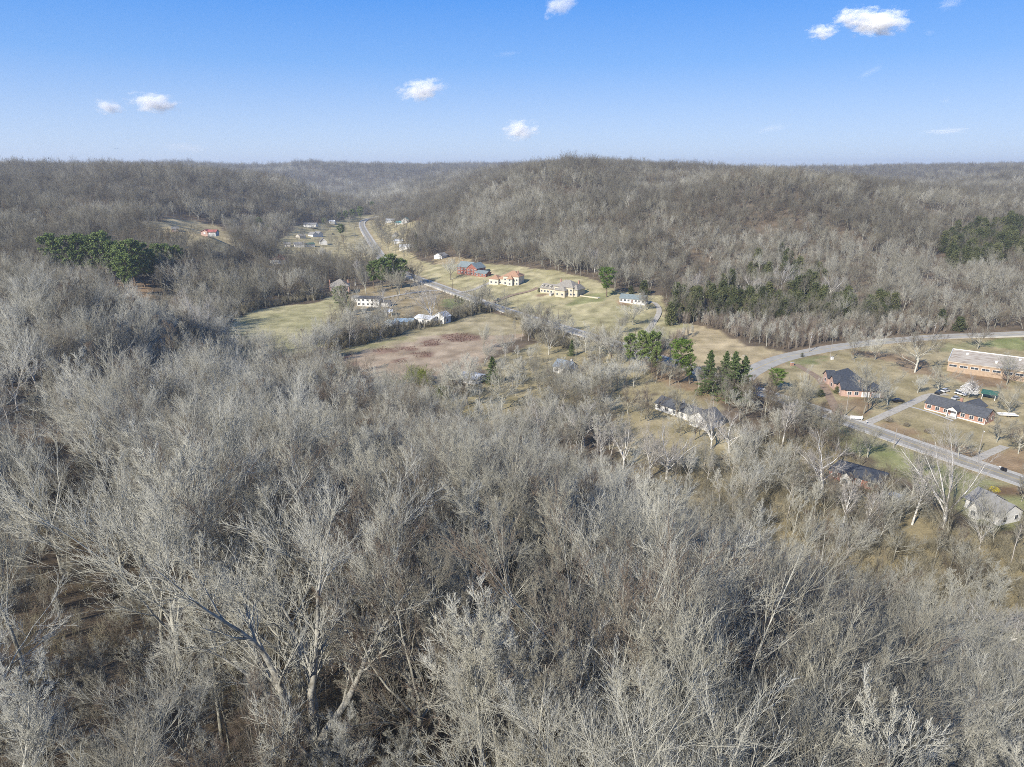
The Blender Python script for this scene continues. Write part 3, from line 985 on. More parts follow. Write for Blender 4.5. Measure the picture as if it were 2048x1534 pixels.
rest = ~near_set
for nm, sel, forms, what in [
    ('near_woodland', rest & (WR < 150), F0, 'grey bare twiggy woodland filling in behind the closest trees'),
    ('sloping_woodland', rest & (WR >= 150) & (WR < 400), F1, 'grey bare woodland running down the slope to the valley'),
    ('valley_woodland', rest & (WR >= 400) & (WR < 950), F2, 'bare woodland over the hills round the valley fields'),
    ('hill_woodland', rest & (WR >= 950), F3, 'hazy bare woodland covering the far ridges')]:
    idx = np.nonzero(sel)[0]
    if len(idx):
        vid = g.integers(0, len(forms), len(idx))
        if len(forms) in (9, 12, 15):      # stands of darker and paler kinds
            q = len(forms) // 3
            tone = fbm(WX[idx] / 130, WY[idx] / 130, 120, 3) + g.normal(0, .09, len(idx)) + np.clip((WZ[idx] - 25) / 60, -.3, 1) * .22 + .2 * ((WX[idx] < -60) & (WR[idx] > 560) & (WR[idx] < 1500))
            band = np.where(tone > .56, 1, np.where(tone < .42, 2, 0))
            vid = g.integers(0, q, len(idx)) + band * q
        scatter(nm, WX[idx], WY[idx], WZ[idx] - .3, WS[idx], vid, forms, what, 'woodland')

# ------------------------------------------------------------------ standout bare trees, placed where the photo has them
S0 = []
for k, (st, H) in enumerate([('spread', 16), ('vase', 16), ('tall', 18)]):
    a, c = hardwood(500 + k, H, st, 1, .40, .9)
    S0.append((a.mesh('trunk', M_SYC, True), c.mesh('crown', M_SYCT), H))
Y0 = []
for k, (st, H) in enumerate([('vase', 14), ('spread', 14), ('spread', 13), ('vase', 12)]):
    a, c = hardwood(520 + k, H, st, 0, .26, 1.5)
    Y0.append((a.mesh('trunk', M_TWIG, True), c.mesh('crown', M_TWIG), H))
KS = [Kind('sycamore_tree', 'sycamore', a, c) for a, c, _ in S0]
KY = [Kind('yard_tree', 'bare tree', a, c) for a, c, _ in Y0]


def stand(kinds, defs, k, px, py, hpx, label, wide=1.0):
    x, y = proj(px, py)
    z = float(ground(np.array([x]), np.array([y]))[0])
    dep = float(to_px(np.array([x]), np.array([y]), np.array([z]))[2][0])
    s = hpx * dep / FPX / defs[k][-1] * 1.02
    kinds[k].put(x, y, (px * 7.3 + py) % 6.28, s, label, sc3=(s * wide, s * wide, s))


for k, px, py, h, lb in [
    (0, 1333, 958, 118, 'tall white sycamore with a long right limb below the white houses'),
    (1, 1300, 955, 100, 'narrow white sycamore just left of the tall one'),
    (0, 1644, 990, 128, 'white forked sycamore in front of the dark roofed house'),
    (1, 1886, 1058, 165, 'large pale sycamore left of the grey roofed white house'),
    (2, 1824, 1050, 110, 'pale sycamore beside the white trailer'),
    (2, 1684, 1068, 105, 'straight pale sycamore below the parked silver truck'),
    (2, 1729, 1072, 90, 'pale sycamore with a low fork in the brushy bottom'),
    (0, 1168, 893, 95, 'white crooked sycamore in the yard behind the wood'),
    (1, 1422, 897, 82, 'white sycamore in front of the tall white gable'),
    (0, 1458, 905, 86, 'white sycamore right of the tall white gable'),
    (1, 410, 700, 95, 'pale sycamore standing over the left wooded slope'),
    (1, 864, 645, 72, 'broad white tree over the white roofed barn'),
    (0, 775, 642, 66, 'white wide forked tree left of the barn roofs'),
    (2, 1201, 930, 78, 'thin pale sycamore at the edge of the bottomland'),
    (1, 1246, 938, 85, 'pale sycamore between yard and bottomland'),
    (1, 1076, 880, 66, 'thin white tree at the left edge of the yards'),
    (2, 1564, 895, 90, 'pale tree in the thicket below the highway'),
    (0, 1980, 1330, 150, 'pale leaning tree near the lower right corner'),
    (1, 1386, 600, 46, 'white stemmed tree behind the green roofed white house, by the cedars'),
    (1, 1560, 590, 55, 'white tree standing over the row of cedars'),
    (0, 1655, 600, 50, 'white spreading tree near the right end of the cedars'),
    (0, 1500, 600, 52, 'white crooked tree in the middle of the cedars'),
    (1, 1190, 545, 42, 'white stemmed tree at the wood edge above the lawn'),
    (2, 484, 592, 44, 'pale tree at the wood edge beyond the left meadow'),
    (2, 711, 571, 48, 'pale straight tree behind the brick hip roofed house')]:
    stand(KS, S0, k, px, py, h, lb)
for k, px, py, h, lb, wd in [
    (0, 1704, 720, 52, 'bare tree by the side road, left of the pair', 1), (0, 1750, 720, 50, 'bare tree by the side road, right of the pair', 1),
    (1, 1829, 745, 84, 'largest broad bare tree on the lawn before the flat roofed building', 1.15), (2, 1874, 784, 58, 'bare tree right above the parked dark car', 1),
    (1, 1954, 698, 50, 'dark bare tree between side road and flat roof', 1.1), (2, 1992, 885, 62, 'bare tree in front of the brick ranch house gable', 1),
    (0, 1727, 828, 88, 'fan shaped bare tree before the slate roofed house', 1), (3, 1775, 812, 46, 'small bare tree right of the slate roofed house', 1),
    (2, 1610, 802, 62, 'ivy clad thin tree at the clay driveway bend', .7), (3, 1834, 786, 34, 'small bare tree on the lawn above the gravel driveway', 1),
    (1, 2012, 770, 62, 'reddish bare tree before the flat roof corner', 1), (2, 2018, 830, 64, 'bare tree behind the brick ranch house', 1),
    (1, 1917, 915, 56, 'dark bare tree leaning over the highway', 1.1), (1, 2036, 908, 56, 'bare tree at the side driveway', 1.1),
    (0, 1735, 915, 58, 'bare tree on the verge below the highway', 1), (2, 1834, 945, 55, 'bare tree on the verge near the highway bend', 1),
    (2, 2042, 1003, 66, 'bare tree right of the yellow shrub', .8), (0, 1097, 709, 52, 'bare fan shaped tree behind the white cottage', 1.1),
    (2, 1254, 828, 58, 'bare tree at the top of the middle yard', .9), (2, 1294, 842, 76, 'tall bare tree casting its shadow on the middle yard', .9),
    (1, 1213, 832, 46, 'low bare tree at the left of the middle yard', 1.2), (2, 1131, 873, 72, 'bare tree left of the crooked white sycamore', 1),
    (2, 1102, 868, 60, 'bare tree with dark trunk left of the yards', .9), (1, 1233, 780, 60, 'bare tree in the upper yard', 1),
    (1, 1340, 770, 50, 'bare tree before the round topped pine', 1), (0, 1223, 728, 66, 'bare spruce shaped tree by the highway', .9),
    (1, 1277, 733, 66, 'dark bare tree in front of the pine group', 1.2), (0, 1130, 780, 56, 'clump stemmed bare tree before the white cottage', 1),
    (3, 1205, 803, 36, 'wide bare bush tree in the upper yard', 1.5), (1, 935, 811, 100, 'broad bare tree over the pale shed', 1),
    (3, 966, 699, 44, 'lone bare tree in the marshy field', .7), (2, 943, 631, 40, 'round bare tree by the hedge of the highway', 1),
    (2, 1003, 819, 84, 'bare tree right of the broad one at the shed', 1), (3, 617, 600, 46, 'bare tree at the far edge of the left meadow', 1),
    (3, 733, 588, 48, 'bare tree right of the brick hip roofed house', .8), (3, 1293, 620, 34, 'round bare tree at the corner of the green roofed white house', 1.15),
    (3, 1265, 650, 44, 'larger round bare tree on the mown lawn', 1.25), (3, 1238, 666, 34, 'smaller round bare tree on the mown lawn', 1.25),
    (1, 1480, 840, 60, 'bare tree at the right of the white houses', 1.1), (0, 1350, 835, 56, 'bare tree before the low white wing', 1),
    (2, 1530, 830, 66, 'bare tree near the road junction', 1), (1, 1590, 860, 70, 'bare tree in the thicket by the highway', 1.1),
    (3, 745, 535, 42, 'bare tree left of the dark pines', 1), (3, 800, 590, 44, 'bare tree under the dark pines', 1), (3, 900, 560, 36, 'bare tree left of the green roofed brick house', 1),
    (3, 830, 570, 40, 'bare tree right of the dark pines', 1.1), (3, 655, 530, 30, 'bare tree in front of the hamlet', 1.1), (3, 720, 530, 44, 'bare tree hiding the bend of the highway', 1.2)]:
    stand(KY, Y0, k, px, py, h, lb, wd)
for k, px, py, h, lb, wd in [(1, 1062, 655, 50, 'bare tree on the field side of the highway, first of the row', 1.1), (0, 1088, 672, 52, 'bare tree by the highway just above the lone dark conifer', 1.1),
    (2, 1172, 706, 52, 'bare tree between the white cottage and the highway', 1), (1, 1200, 712, 50, 'spreading bare tree halfway from cottage to pines, by the highway', 1.1),
    (1, 1690, 1008, 56, 'bare tree screening the left end of the dark roofed house', 1.1), (2, 1718, 1004, 60, 'bare tree before the door of the dark roofed house', 1), (0, 1746, 1016, 54, 'bare tree before the right end of the dark roofed house', 1.1),
    (1, 1360, 872, 50, 'bare tree on the grass below the long white house', 1), (2, 1388, 880, 66, 'tall bare tree below the white gable', 1), (1, 1500, 812, 60, 'bare tree below the spruces', 1.2),
    (0, 905, 800, 60, 'bare tree in front of the pale shed', 1.1), (1, 1030, 770, 56, 'bare tree between shed and cottage', 1.1), (2, 1180, 790, 60, 'bare tree in the yard below the cottage', 1)]:
    stand(KY, Y0, k, px, py, h, lb, wd)
# the big foreground tree
a, c = hardwood(903, 18, 'hero', 0, .55, 1.1)
KH = Kind('oak_tree', 'oak', a.mesh('trunk', M_OAK, True), c.mesh('crown', M_TWIG))
KH.put(hx_, hy_, 1.9, 1.28, 'largest crooked grey oak at the bottom, forking into thick lichened limbs')

# ------------------------------------------------------------------ evergreens
M_PINE = ramp_mat('pine_needles', [(0.1, (.085, .12, .036)), (0.5, (.145, .195, .06)), (0.9, (.20, .25, .085))], .5, rand=.4)
M_PINEB = ramp_mat('bright_pine_needles', [(0.1, (.07, .12, .02)), (0.5, (.12, .185, .035)), (0.9, (.17, .24, .06))], .5, rand=.3)
M_SPR = ramp_mat('spruce_needles', [(0.1, (.06, .085, .03)), (0.5, (.10, .14, .05)), (0.9, (.15, .19, .08))], .5, rand=.3)
M_CED = ramp_mat('cedar_needles', [(0.1, (.065, .076, .032)), (0.5, (.095, .108, .044)), (0.9, (.135, .14, .062))], .5, rand=.9)
M_WIL = ramp_mat('green_stems', [(0.1, (.14, .17, .03)), (0.9, (.26, .29, .06))], .5, rand=.2)


def ever(name, cat, seeds, H, R, style, mat, n, size):
    ks = []
    for sdd in seeds:
        a, c = evergreen(sdd, H, R, style, n, size)
        ks.append(Kind(name, cat, a.mesh('trunk', M_TRUNKD, True), c.mesh('crown', mat)))
    return ks


KP = ever('pine_tree', 'pine', (1, 2, 3), 20, 4.5, 'pine', M_PINE, 5200, .48)
KPB = ever('pine_tree', 'pine', (4,), 18, 4.6, 'pine', M_PINEB, 4200, .40)
KSP = ever('spruce_tree', 'spruce', (5, 6), 16, 4.8, 'spruce', M_SPR, 5200, .34)
KC = ever('cedar_tree', 'cedar', (7, 8, 9), 10, 2.9, 'cedar', M_CED, 1900, .46)
KA = ever('arborvitae', 'evergreen shrub', (10,), 5, .8, 'cedar', M_CED, 500, .22)


def ev(kinds, k, px, py, hpx, H, label, wide=1.0, group=None):
    x, y = proj(px, py)
    z = float(ground(np.array([x]), np.array([y]))[0])
    dep = float(to_px(np.array([x]), np.array([y]), np.array([z]))[2][0])
    s = hpx * dep / FPX / H
    kinds[k].put(x, y, (px * 3.7 + py) % 6.28, s, label, group, sc3=(s * wide, s * wide, s))


for k, px, py, h, lb, wd in [
    (0, 1259, 738, 72, 'dark pine, first from the left in the group beside the highway', .9), (1, 1282, 742, 82, 'pine with a bright tip, second in the group beside the highway', .8),
    (2, 1303, 746, 84, 'tallest pine, right of the group beside the highway', .95), (0, 1310, 752, 60, 'lower pine at the right foot of the group by the highway', .9),
    (0, 1377, 768, 62, 'dark pine behind the bright round topped pine', .9),
    (0, 114, 560, 90, 'pine at the left end of the left pine stand', 1), (1, 144, 562, 88, 'pine second from the left in the left stand', 1),
    (2, 169, 563, 92, 'pine third from the left in the left stand', 1), (0, 192, 564, 90, 'pine fourth from the left in the left stand', 1),
    (1, 217, 566, 100, 'highest standing pine of the left stand', 1), (2, 234, 570, 86, 'pine sixth from the left in the left stand', 1),
    (0, 250, 577, 84, 'pine with a bare lower trunk in the left stand', 1), (1, 273, 578, 96, 'widest pine in the middle right of the left stand', 1.15),
    (2, 290, 574, 86, 'pine near the right end of the left stand', 1.1), (0, 307, 568, 68, 'pine at the right end of the left stand', 1),
    (1, 260, 592, 84, 'front pine of the left stand', 1.1),
    (2, 320, 560, 70, 'small pine, left of three right of the stand', 1), (0, 338, 562, 72, 'small pine, middle of three right of the stand', 1), (1, 360, 560, 68, 'small pine, right of three right of the stand', .9),
    (0, 748, 577, 54, 'dark pine at the left of the cluster above the brick house', 1.1), (1, 765, 580, 62, 'dark pine, second in the cluster above the brick house', 1.1),
    (2, 784, 578, 68, 'tallest dark pine in the cluster above the brick house', 1.1), (0, 803, 576, 58, 'dark pine at the right of the cluster above the brick house', 1.1), (1, 774, 566, 48, 'dark pine at the back of the cluster above the brick house', 1),
    (1, 685, 630, 58, 'green pine in front of the brick hip roofed house', 1.3), (2, 702, 632, 30, 'small dark pine left of the white two storey house', 1.1),
    (0, 721, 440, 26, 'far dark pine nearest the highway bend', 1.2), (1, 706, 441, 22, 'far dark pine, second from the highway bend', 1.2), (2, 692, 442, 20, 'far dark pine, third from the highway bend', 1.2), (0, 678, 442, 17, 'far dark pine, farthest left of the highway bend', 1.2),
    (1, 650, 452, 16, 'round dark evergreen in the hamlet', 1.6), (2, 683, 473, 24, 'olive evergreen left of the highway', 1.6),
    (0, 520, 462, 26, 'dark evergreen right of the red roofed barn meadow', 1.3), (1, 537, 468, 18, 'smaller dark evergreen right of the red roofed barn meadow', 1.5),
    (1, 745, 424, 20, 'far green pine beyond the highway bend', 1.2), (0, 752, 520, 20, 'small round dark evergreen right of the highway', 1.2)]:
    ev(KP, k, px, py, h, 20, lb, wd)
for px, py, h, lb, wd in [(1358, 764, 86, 'bright green round topped pine by the tan field', 1.1), (1552, 784, 48, 'bright green pine by the clay driveway', 1.5),
                          (1213, 594, 58, 'yellow green conical evergreen left of the green roofed house', 1.25)]:
    ev(KPB, 0, px, py, h, 18, lb, wd)
for k, px, py, h, lb, wd in [(0, 1415, 788, 94, 'spruce standing apart left of the three by the junction', 1), (1, 1447, 782, 86, 'spruce at the left back of the three by the junction', 1.05),
                             (0, 1463, 800, 104, 'front spruce of the three by the junction', 1.15), (1, 1484, 797, 92, 'spruce at the right of the three by the junction', 1.05),
                             (1, 833, 502, 38, 'narrow green spruce at the foot of the main hill', .55), (0, 985, 768, 60, 'dark spruce beside the pale shed', 1.2),
                             (0, 1143, 712, 36, 'lone dark conifer beside the highway', .9)]:
    ev(KSP, k, px, py, h, 16, lb, wd)
ced = np.random.default_rng(42)
GC = 'cedars among the bare trees on the right hill'


def cedars(n, s, lab, smin, smax):
    poly = pp(L_(s)); P = np.array(poly)
    c = 0
    while c < n:
        x = ced.uniform(P[:, 0].min(), P[:, 0].max()); y = ced.uniform(P[:, 1].min(), P[:, 1].max())
        if inpoly(np.array([x]), np.array([y]), poly)[0]:
            KC[c % 3].put(x, y, ced.random() * 6.28, ced.uniform(smin, smax), lab, 'cedars, ' + lab)
            c += 1


cedars(135, '1338,640 1500,650 1760,650 1790,622 1600,606 1480,600 1340,608', 'dark olive cedar in the row above the sapling thicket', .85, 1.5)
cedars(28, '1400,606 1480,545 1560,515 1640,530 1720,600 1600,608', 'dark olive cedar scattered up the right hillside', .9, 1.5)
cedars(85, '1868,520 1885,480 1940,462 2060,450 2100,520 1990,540 1900,540', 'dark olive cedar in the patch at the right edge hill', 1.1, 1.7)
for px, py, h, lb, wd in [(1880, 655, 36, 'dark cedar behind the side road, left of two', 1), (1917, 662, 28, 'wide dark cedar behind the side road, right of two', 1.6),
                          (1287, 590, 28, 'dark cedar behind the green roofed white house', 1.4), (1262, 588, 16, 'low dark cedar left behind the green roofed white house', 1.4),
                          (1340, 650, 44, 'tall dark cedar at the corner of the field drive', 1), (1122, 520, 22, 'dark cedar in the wood above the mansion', 1.2),
                          (1640, 792, 14, 'round holly at the corner of the slate roofed house', 2.2), (1675, 786, 14, 'round holly at the clay driveway', 2.2)]:
    ev(KC, 0, px, py, h, 10, lb, wd)
for j in range(9):
    ev(KA, 0, 911 + j * 6.2, 604 + j * 2.4, 15, 5, 'narrow arborvitae in the row along the highway, left of the hedge', 1.2, 'arborvitaes in a row along the highway')
for px, py, h, lb, wd in [(1078, 584, 9, 'dark cone shrub at the left end of the grey roofed mansion', 2.2), (1127, 590, 10, 'dark cone shrub before the grey roofed mansion porch', 2),
                          (1154, 584, 12, 'dark column shrub at the right end of the grey roofed mansion', 1.1), (1160, 584, 12, 'outer dark column shrub at the right end of the grey roofed mansion', 1.1),
                          (1604, 714, 9, 'round clipped shrub by the slate roofed house', 2)]:
    ev(KA, 0, px, py, h, 5, lb, wd)

# ------------------------------------------------------------------ shrubs
B_G = [bush(1, 2.6, 3, 16, 8, 6, .02, .5, 35)]
for px, py, h, w_, mat, nm, cat, lb in [
    (832, 764, 34, 1.5, M_WIL, 'willow_shrub', 'willow', 'large yellow green willow thicket below the marshy field'),
    (884, 796, 30, 1.0, M_WIL, 'willow_shrub', 'willow', 'smaller yellow green willow by the yard'),
    (846, 770, 24, 1.6, M_WIL, 'willow_shrub', 'willow', 'low right end of the yellow green willow thicket'),
    (1987, 984, 13, 1.7, flat_mat('yellow_blossom', (.62, .50, .02)), 'forsythia_shrub', 'shrub', 'bright yellow flowering shrub by the clay lot'),
    (1713, 971, 6, 1.6, None, 'forsythia_shrub', 'shrub', 'small yellow green shrub in front of the dark roofed house'),
    (1776, 844, 12, 1.2, M_RBRUSH, 'lawn_shrub', 'shrub', 'brown shrub nearest the gravel driveway on the brick house lawn'),
    (1812, 853, 10, 1.2, None, 'lawn_shrub', 'shrub', 'middle brown shrub on the brick house lawn'),
    (1853, 866, 10, 1.2, None, 'lawn_shrub', 'shrub', 'brown shrub farthest right on the brick house lawn')]:
    x, y = proj(px, py); z = float(ground(np.array([x]), np.array([y]))[0])
    dep = float(to_px(np.array([x]), np.array([y]), np.array([z]))[2][0])
    s = h * dep / FPX / 2.6
    ge = bush(int(px), 2.6, 3, 22, 9, 7, .022, .4, 45)
    if mat is None: mat = last_mat
    last_mat = mat
    gg = np.random.default_rng(int(px) + 1)
    tm = ge.mesh('stems', M_BRUSH if nm != 'willow_shrub' else mat)
    cg = Geo()
    th = gg.random(1400) * 6.28; ph = gg.random(1400) ** .6; rr = gg.random(1400) ** .35
    cg.leaves(np.stack([np.cos(th) * np.sqrt(ph) * 1.25 * rr, np.sin(th) * np.sqrt(ph) * 1.25 * rr, .45 + 1.9 * np.sqrt(np.clip(1 - ph, 0, 1)) * rr], -1), .12 if nm != 'willow_shrub' else .09, gg)
    o = empty(nm, (x, y, z), px, label=lb, cat=cat)
    o.scale = (s * w_, s * w_, s)
    link('stems', tm, o); link('crown', cg.mesh('crown', mat), o)

BR1 = [bush(20 + k, 3.2, 3, 12, 6, 5, .018, .5, 24).mesh('brush_form', M_BRUSH) for k in range(3)]
BR2 = [bush(30 + k, 5.5, 3, 9, 7, 4, .035, .8, 12).mesh('sapling_form', M_RBRUSH) for k in range(3)]
BR5 = []
for k in range(3):
    a, c = hardwood(700 + k, 7, 'pole' if k else 'tall', 1, .05, .4)
    BR5.append(join_geo('sapling_form', [a, c], [M_BARK, M_TWIG]))
BR3 = [bush(40 + k, 1.3, 2, 18, 6, 4, .02, .5, 30).mesh('marsh_form', M_MARSH) for k in range(2)]
BR4 = [bush(50 + k, 4.2, 4, 12, 8, 5, .05, .5, 30).mesh('hedge_form', M_BRUSH) for k in range(3)]


def fill(name, polys, spacing, forms, smin, smax, label, cat, seed, thr=0, extra=None):
    g = np.random.default_rng(seed)
    XX = []; YY = []
    for s in polys:
        P = np.array(pp(L_(s)) if isinstance(s, str) else s)
        X, Y = jgrid(P[:, 0].min(), P[:, 0].max(), P[:, 1].min(), P[:, 1].max(), spacing, seed)
        m = inpoly(X, Y, P)
        XX.append(X[m]); YY.append(Y[m])
    X = np.concatenate(XX); Y = np.concatenate(YY)
    if thr: m = fbm(X / 12, Y / 12, seed, 2) > thr; X, Y = X[m], Y[m]
    m = (dline(X, Y, HWY) > 8) & (dline(X, Y, SIDE) > 8)
    for (hx, hy, hr) in HOUSE_SPOTS: m &= np.hypot(X - hx, Y - hy) > hr * .8
    X, Y = X[m], Y[m]
    scatter(name, X, Y, ground(X, Y) - .1, g.uniform(smin, smax, len(X)), g.integers(0, len(forms), len(X)), forms, label, cat)


BR5b = BR5
fill('sapling_thicket', ['1338,640 1420,640 1560,648 1720,640 1900,650 1960,662 1860,668 1720,678 1640,690 1600,704 1540,697 1490,685 1440,660 1390,648 1340,655', '1262,700 1330,690 1395,660 1395,668 1330,705 1270,712'],
     2.4, BR2 + BR5, .5, 1.35, 'reddish brown thicket of saplings between the cedars and the fields', 'thicket', 11, .3)
fill('hedgerow', ['655,700 690,700 760,680 860,655 960,628 1000,622 990,612 930,615 880,640 800,655 700,675 650,685', '1000,628 1050,640 1120,668 1160,690 1130,700 1080,690 1050,668 1040,645', '450,665 465,640 520,618 600,604 650,598 650,590 600,592 500,610 440,640'],
     3.0, BR4, .7, 1.25, 'dark tangled hedgerow along the field edges', 'hedgerow', 12, .22)
fill('marsh_shrubs', ['880,672 925,665 955,675 935,685 900,683', '845,682 880,678 882,690 850,692', '790,695 830,690 835,700 800,702', '740,698 770,692 790,704 750,708',
                      '820,706 860,702 865,714 830,716', '670,712 705,705 705,716 680,720', '790,720 815,718 812,728 792,728'],
     1.25, BR3, .22, .5, 'low maroon brush in patches over the marshy field', 'marsh brush', 13, .3)
fill('undergrowth', [CLEAR['bottom'][0]],
     2.7, BR1, .6, 1.5, 'tan undergrowth on the flat bottomland under the pale trees', 'undergrowth', 14, .3)
fill('slope_undergrowth', ['-200,1000 600,900 1200,1000 1400,1250 1900,1500 2100,1900 -200,1900'],
     2.5, BR5 + BR1, .55, 1.35, 'brown undergrowth under the closest bare trees', 'undergrowth', 15, .3)
fill('yard_brush', ['960,735 1060,690 1140,672 1180,700 1200,760 1100,800 1000,760', '1100,800 1195,830 1200,900 1080,880', '1500,760 1600,800 1640,850 1500,880 1480,820'],
     5.0, BR1, .5, 1.1, 'scattered brush between the yards', 'brush', 16, .42)
# ------------------------------------------------------------------ buildings
def bmat_brick(name, c1, c2, mortar):
    m, t, b = new_mat(name, .9, .1)
    tc = t.nodes.new('ShaderNodeTexCoord')
    no = t.nodes.new('ShaderNodeTexNoise'); no.inputs['Scale'].default_value = 1.2; no.inputs['Detail'].default_value = 8
    br = t.nodes.new('ShaderNodeTexWave'); br.bands_direction = 'Z'; br.inputs['Scale'].default_value = 4; br.inputs['Distortion'].default_value = .4
    t.links.new(tc.outputs['Object'], no.inputs['Vector']); t.links.new(tc.outputs['Object'], br.inputs['Vector'])
    r = t.nodes.new('ShaderNodeValToRGB'); r.color_ramp.elements[0].color = (*c1, 1); r.color_ramp.elements[1].color = (*c2, 1)
    r.color_ramp.elements[0].position = .35; r.color_ramp.elements[1].position = .7
    t.links.new(no.outputs['Fac'], r.inputs[0])
    mxx = t.nodes.new('ShaderNodeMix'); mxx.data_type = 'RGBA'
    mt = t.nodes.new('ShaderNodeMath'); mt.operation = 'MULTIPLY'; mt.inputs[1].default_value = .22
    t.links.new(br.outputs['Fac'], mt.inputs[0]); t.links.new(mt.outputs[0], mxx.inputs[0])
    t.links.new(r.outputs[0], mxx.inputs[6]); mxx.inputs[7].default_value = (*mortar, 1)
    t.links.new(mxx.outputs[2], b.inputs['Base Color'])
    return m


W_BRICK = bmat_brick('red_brick', (.30, .155, .11), (.42, .23, .17), (.5, .42, .35))
W_BRICK2 = bmat_brick('pink_brick', (.38, .25, .20), (.50, .34, .28), (.55, .48, .42))
W_DBRICK = bmat_brick('dark_red_brick', (.20, .07, .055), (.30, .12, .09), (.35, .25, .2))
W_TANB = bmat_brick('tan_brick', (.31, .225, .155), (.41, .31, .22), (.5, .42, .32))
W_WHITE = flat_mat('white_siding', (.70, .69, .66), .7, .2, .06)
W_CREAM = flat_mat('cream_stone', (.56, .50, .38), .85, .15, .12, .8)
W_STONE = flat_mat('pale_stone', (.62, .57, .47), .85, .15, .12, .8)
W_GREY = flat_mat('grey_siding', (.45, .45, .44))
R_DARK = ramp_mat('charcoal_shingles', [(.3, (.075, .08, .088)), (.7, (.12, .125, .135))], 1.4, .85)
R_SLATE = ramp_mat('slate_shingles', [(.3, (.045, .052, .065)), (.7, (.075, .083, .10))], 1.4, .8)
R_GREY = ramp_mat('grey_shingles', [(.3, (.20, .195, .19)), (.7, (.30, .295, .285))], 1.2, .9)
R_WEATH = ramp_mat('weathered_shingles', [(.3, (.24, .22, .19)), (.7, (.36, .33, .28))], 1.2, .9)
R_TEAL = ramp_mat('green_metal_roof', [(.3, (.17, .205, .21)), (.7, (.24, .285, .29))], .8, .7)
R_TEALB = ramp_mat('teal_metal_roof', [(.3, (.10, .33, .34)), (.7, (.17, .44, .45))], .8, .5)
R_TERRA = ramp_mat('terracotta_tiles', [(.3, (.34, .20, .125)), (.7, (.46, .29, .19))], 1.6, .85)
R_RED = ramp_mat('red_metal_roof', [(.3, (.32, .10, .09)), (.7, (.42, .15, .13))], .8, .8)
R_WHITE = flat_mat('white_metal_roof', (.66, .68, .70), .5, .3, .08)
R_TAN = ramp_mat('gravel_roof', [(.3, (.33, .25, .18)), (.48, (.54, .465, .365)), (.7, (.66, .59, .48))], .22, .95, detail=8, stretch=(1, 3, 1))
M_GLASS = flat_mat('window_glass', (.05, .06, .075), .15, .6)
M_TRIM = flat_mat('white_trim', (.74, .73, .70), .6, .2, .04)
M_DOORM = flat_mat('door_paint', (.22, .12, .08), .5)
M_FOUND = flat_mat('foundation', (.45, .43, .40))


def box_me(name, x0, x1, y0, y1, z0, z1, mat):
    V = [(x, y, z) for x in (x0, x1) for y in (y0, y1) for z in (z0, z1)]
    F = [(0, 1, 3, 2), (4, 6, 7, 5), (0, 4, 5, 1), (2, 3, 7, 6), (0, 2, 6, 4), (1, 5, 7, 3)]
    return np_mesh(name, V, [np.array(F)], mat)


def box(name, x0, x1, y0, y1, z0, z1, mat, parent):
    return link(name, box_me(name, x0, x1, y0, y1, z0, z1, mat), parent)


def poly_obj(name, V, F, mat, parent):
    me = bpy.data.meshes.new(name); me.from_pydata(V, [], F); me.materials.append(mat); me.update()
    return link(name, me, parent)


def gable_wall(x0, y0, w_, d, h, rh, axis, mat, parent, base=-1.2):
    x1, y1 = x0 + w_, y0 + d
    if axis == 'x':
        my = (y0 + y1) / 2
        V = [(x0, y0, base), (x1, y0, base), (x1, y1, base), (x0, y1, base), (x0, y0, h), (x1, y0, h), (x1, y1, h), (x0, y1, h), (x0, my, h + rh), (x1, my, h + rh)]
        F = [(0, 1, 5, 4), (1, 2, 6, 9, 5), (2, 3, 7, 6), (3, 0, 4, 8, 7), (4, 5, 9, 8), (6, 7, 8, 9), (3, 2, 1, 0)]
    else:
        mx_ = (x0 + x1) / 2
        V = [(x0, y0, base), (x1, y0, base), (x1, y1, base), (x0, y1, base), (x0, y0, h), (x1, y0, h), (x1, y1, h), (x0, y1, h), (mx_, y0, h + rh), (mx_, y1, h + rh)]
        F = [(0, 1, 5, 8, 4), (1, 2, 6, 5), (2, 3, 7, 9, 6), (3, 0, 4, 7), (4, 8, 9, 7), (5, 6, 9, 8), (3, 2, 1, 0)]
    return poly_obj('wall', V, F, mat, parent)


def gable_roof(x0, y0, w_, d, h, rh, axis, mat, parent, o=.45, th=.18):
    """two sloping slabs"""
    if axis == 'y': a, b_ = d, w_
    else: a, b_ = w_, d
    s = rh / (b_ / 2)
    e = o * s
    pts = [(-o, -o, h - e), (a + o, -o, h - e), (a + o, b_ / 2, h + rh), (-o, b_ / 2, h + rh), (-o, b_ + o, h - e), (a + o, b_ + o, h - e)]
    V = [(p[0], p[1], p[2] + .06) for p in pts] + [(p[0], p[1], p[2] + .06 + th) for p in pts]
    F = [(0, 3, 2, 1), (3, 4, 5, 2), (6, 7, 8, 9), (9, 8, 11, 10), (0, 1, 7, 6), (4, 10, 11, 5), (0, 6, 9, 3), (3, 9, 10, 4), (1, 2, 8, 7), (2, 5, 11, 8)]
    if axis == 'y': V = [(y0_ , x_, z_) for (x_, y0_, z_) in V]; F = [f[::-1] for f in F]
    V = [(x_ + x0, y_ + y0, z_) for (x_, y_, z_) in V]
    return poly_obj('roof', V, F, mat, parent)


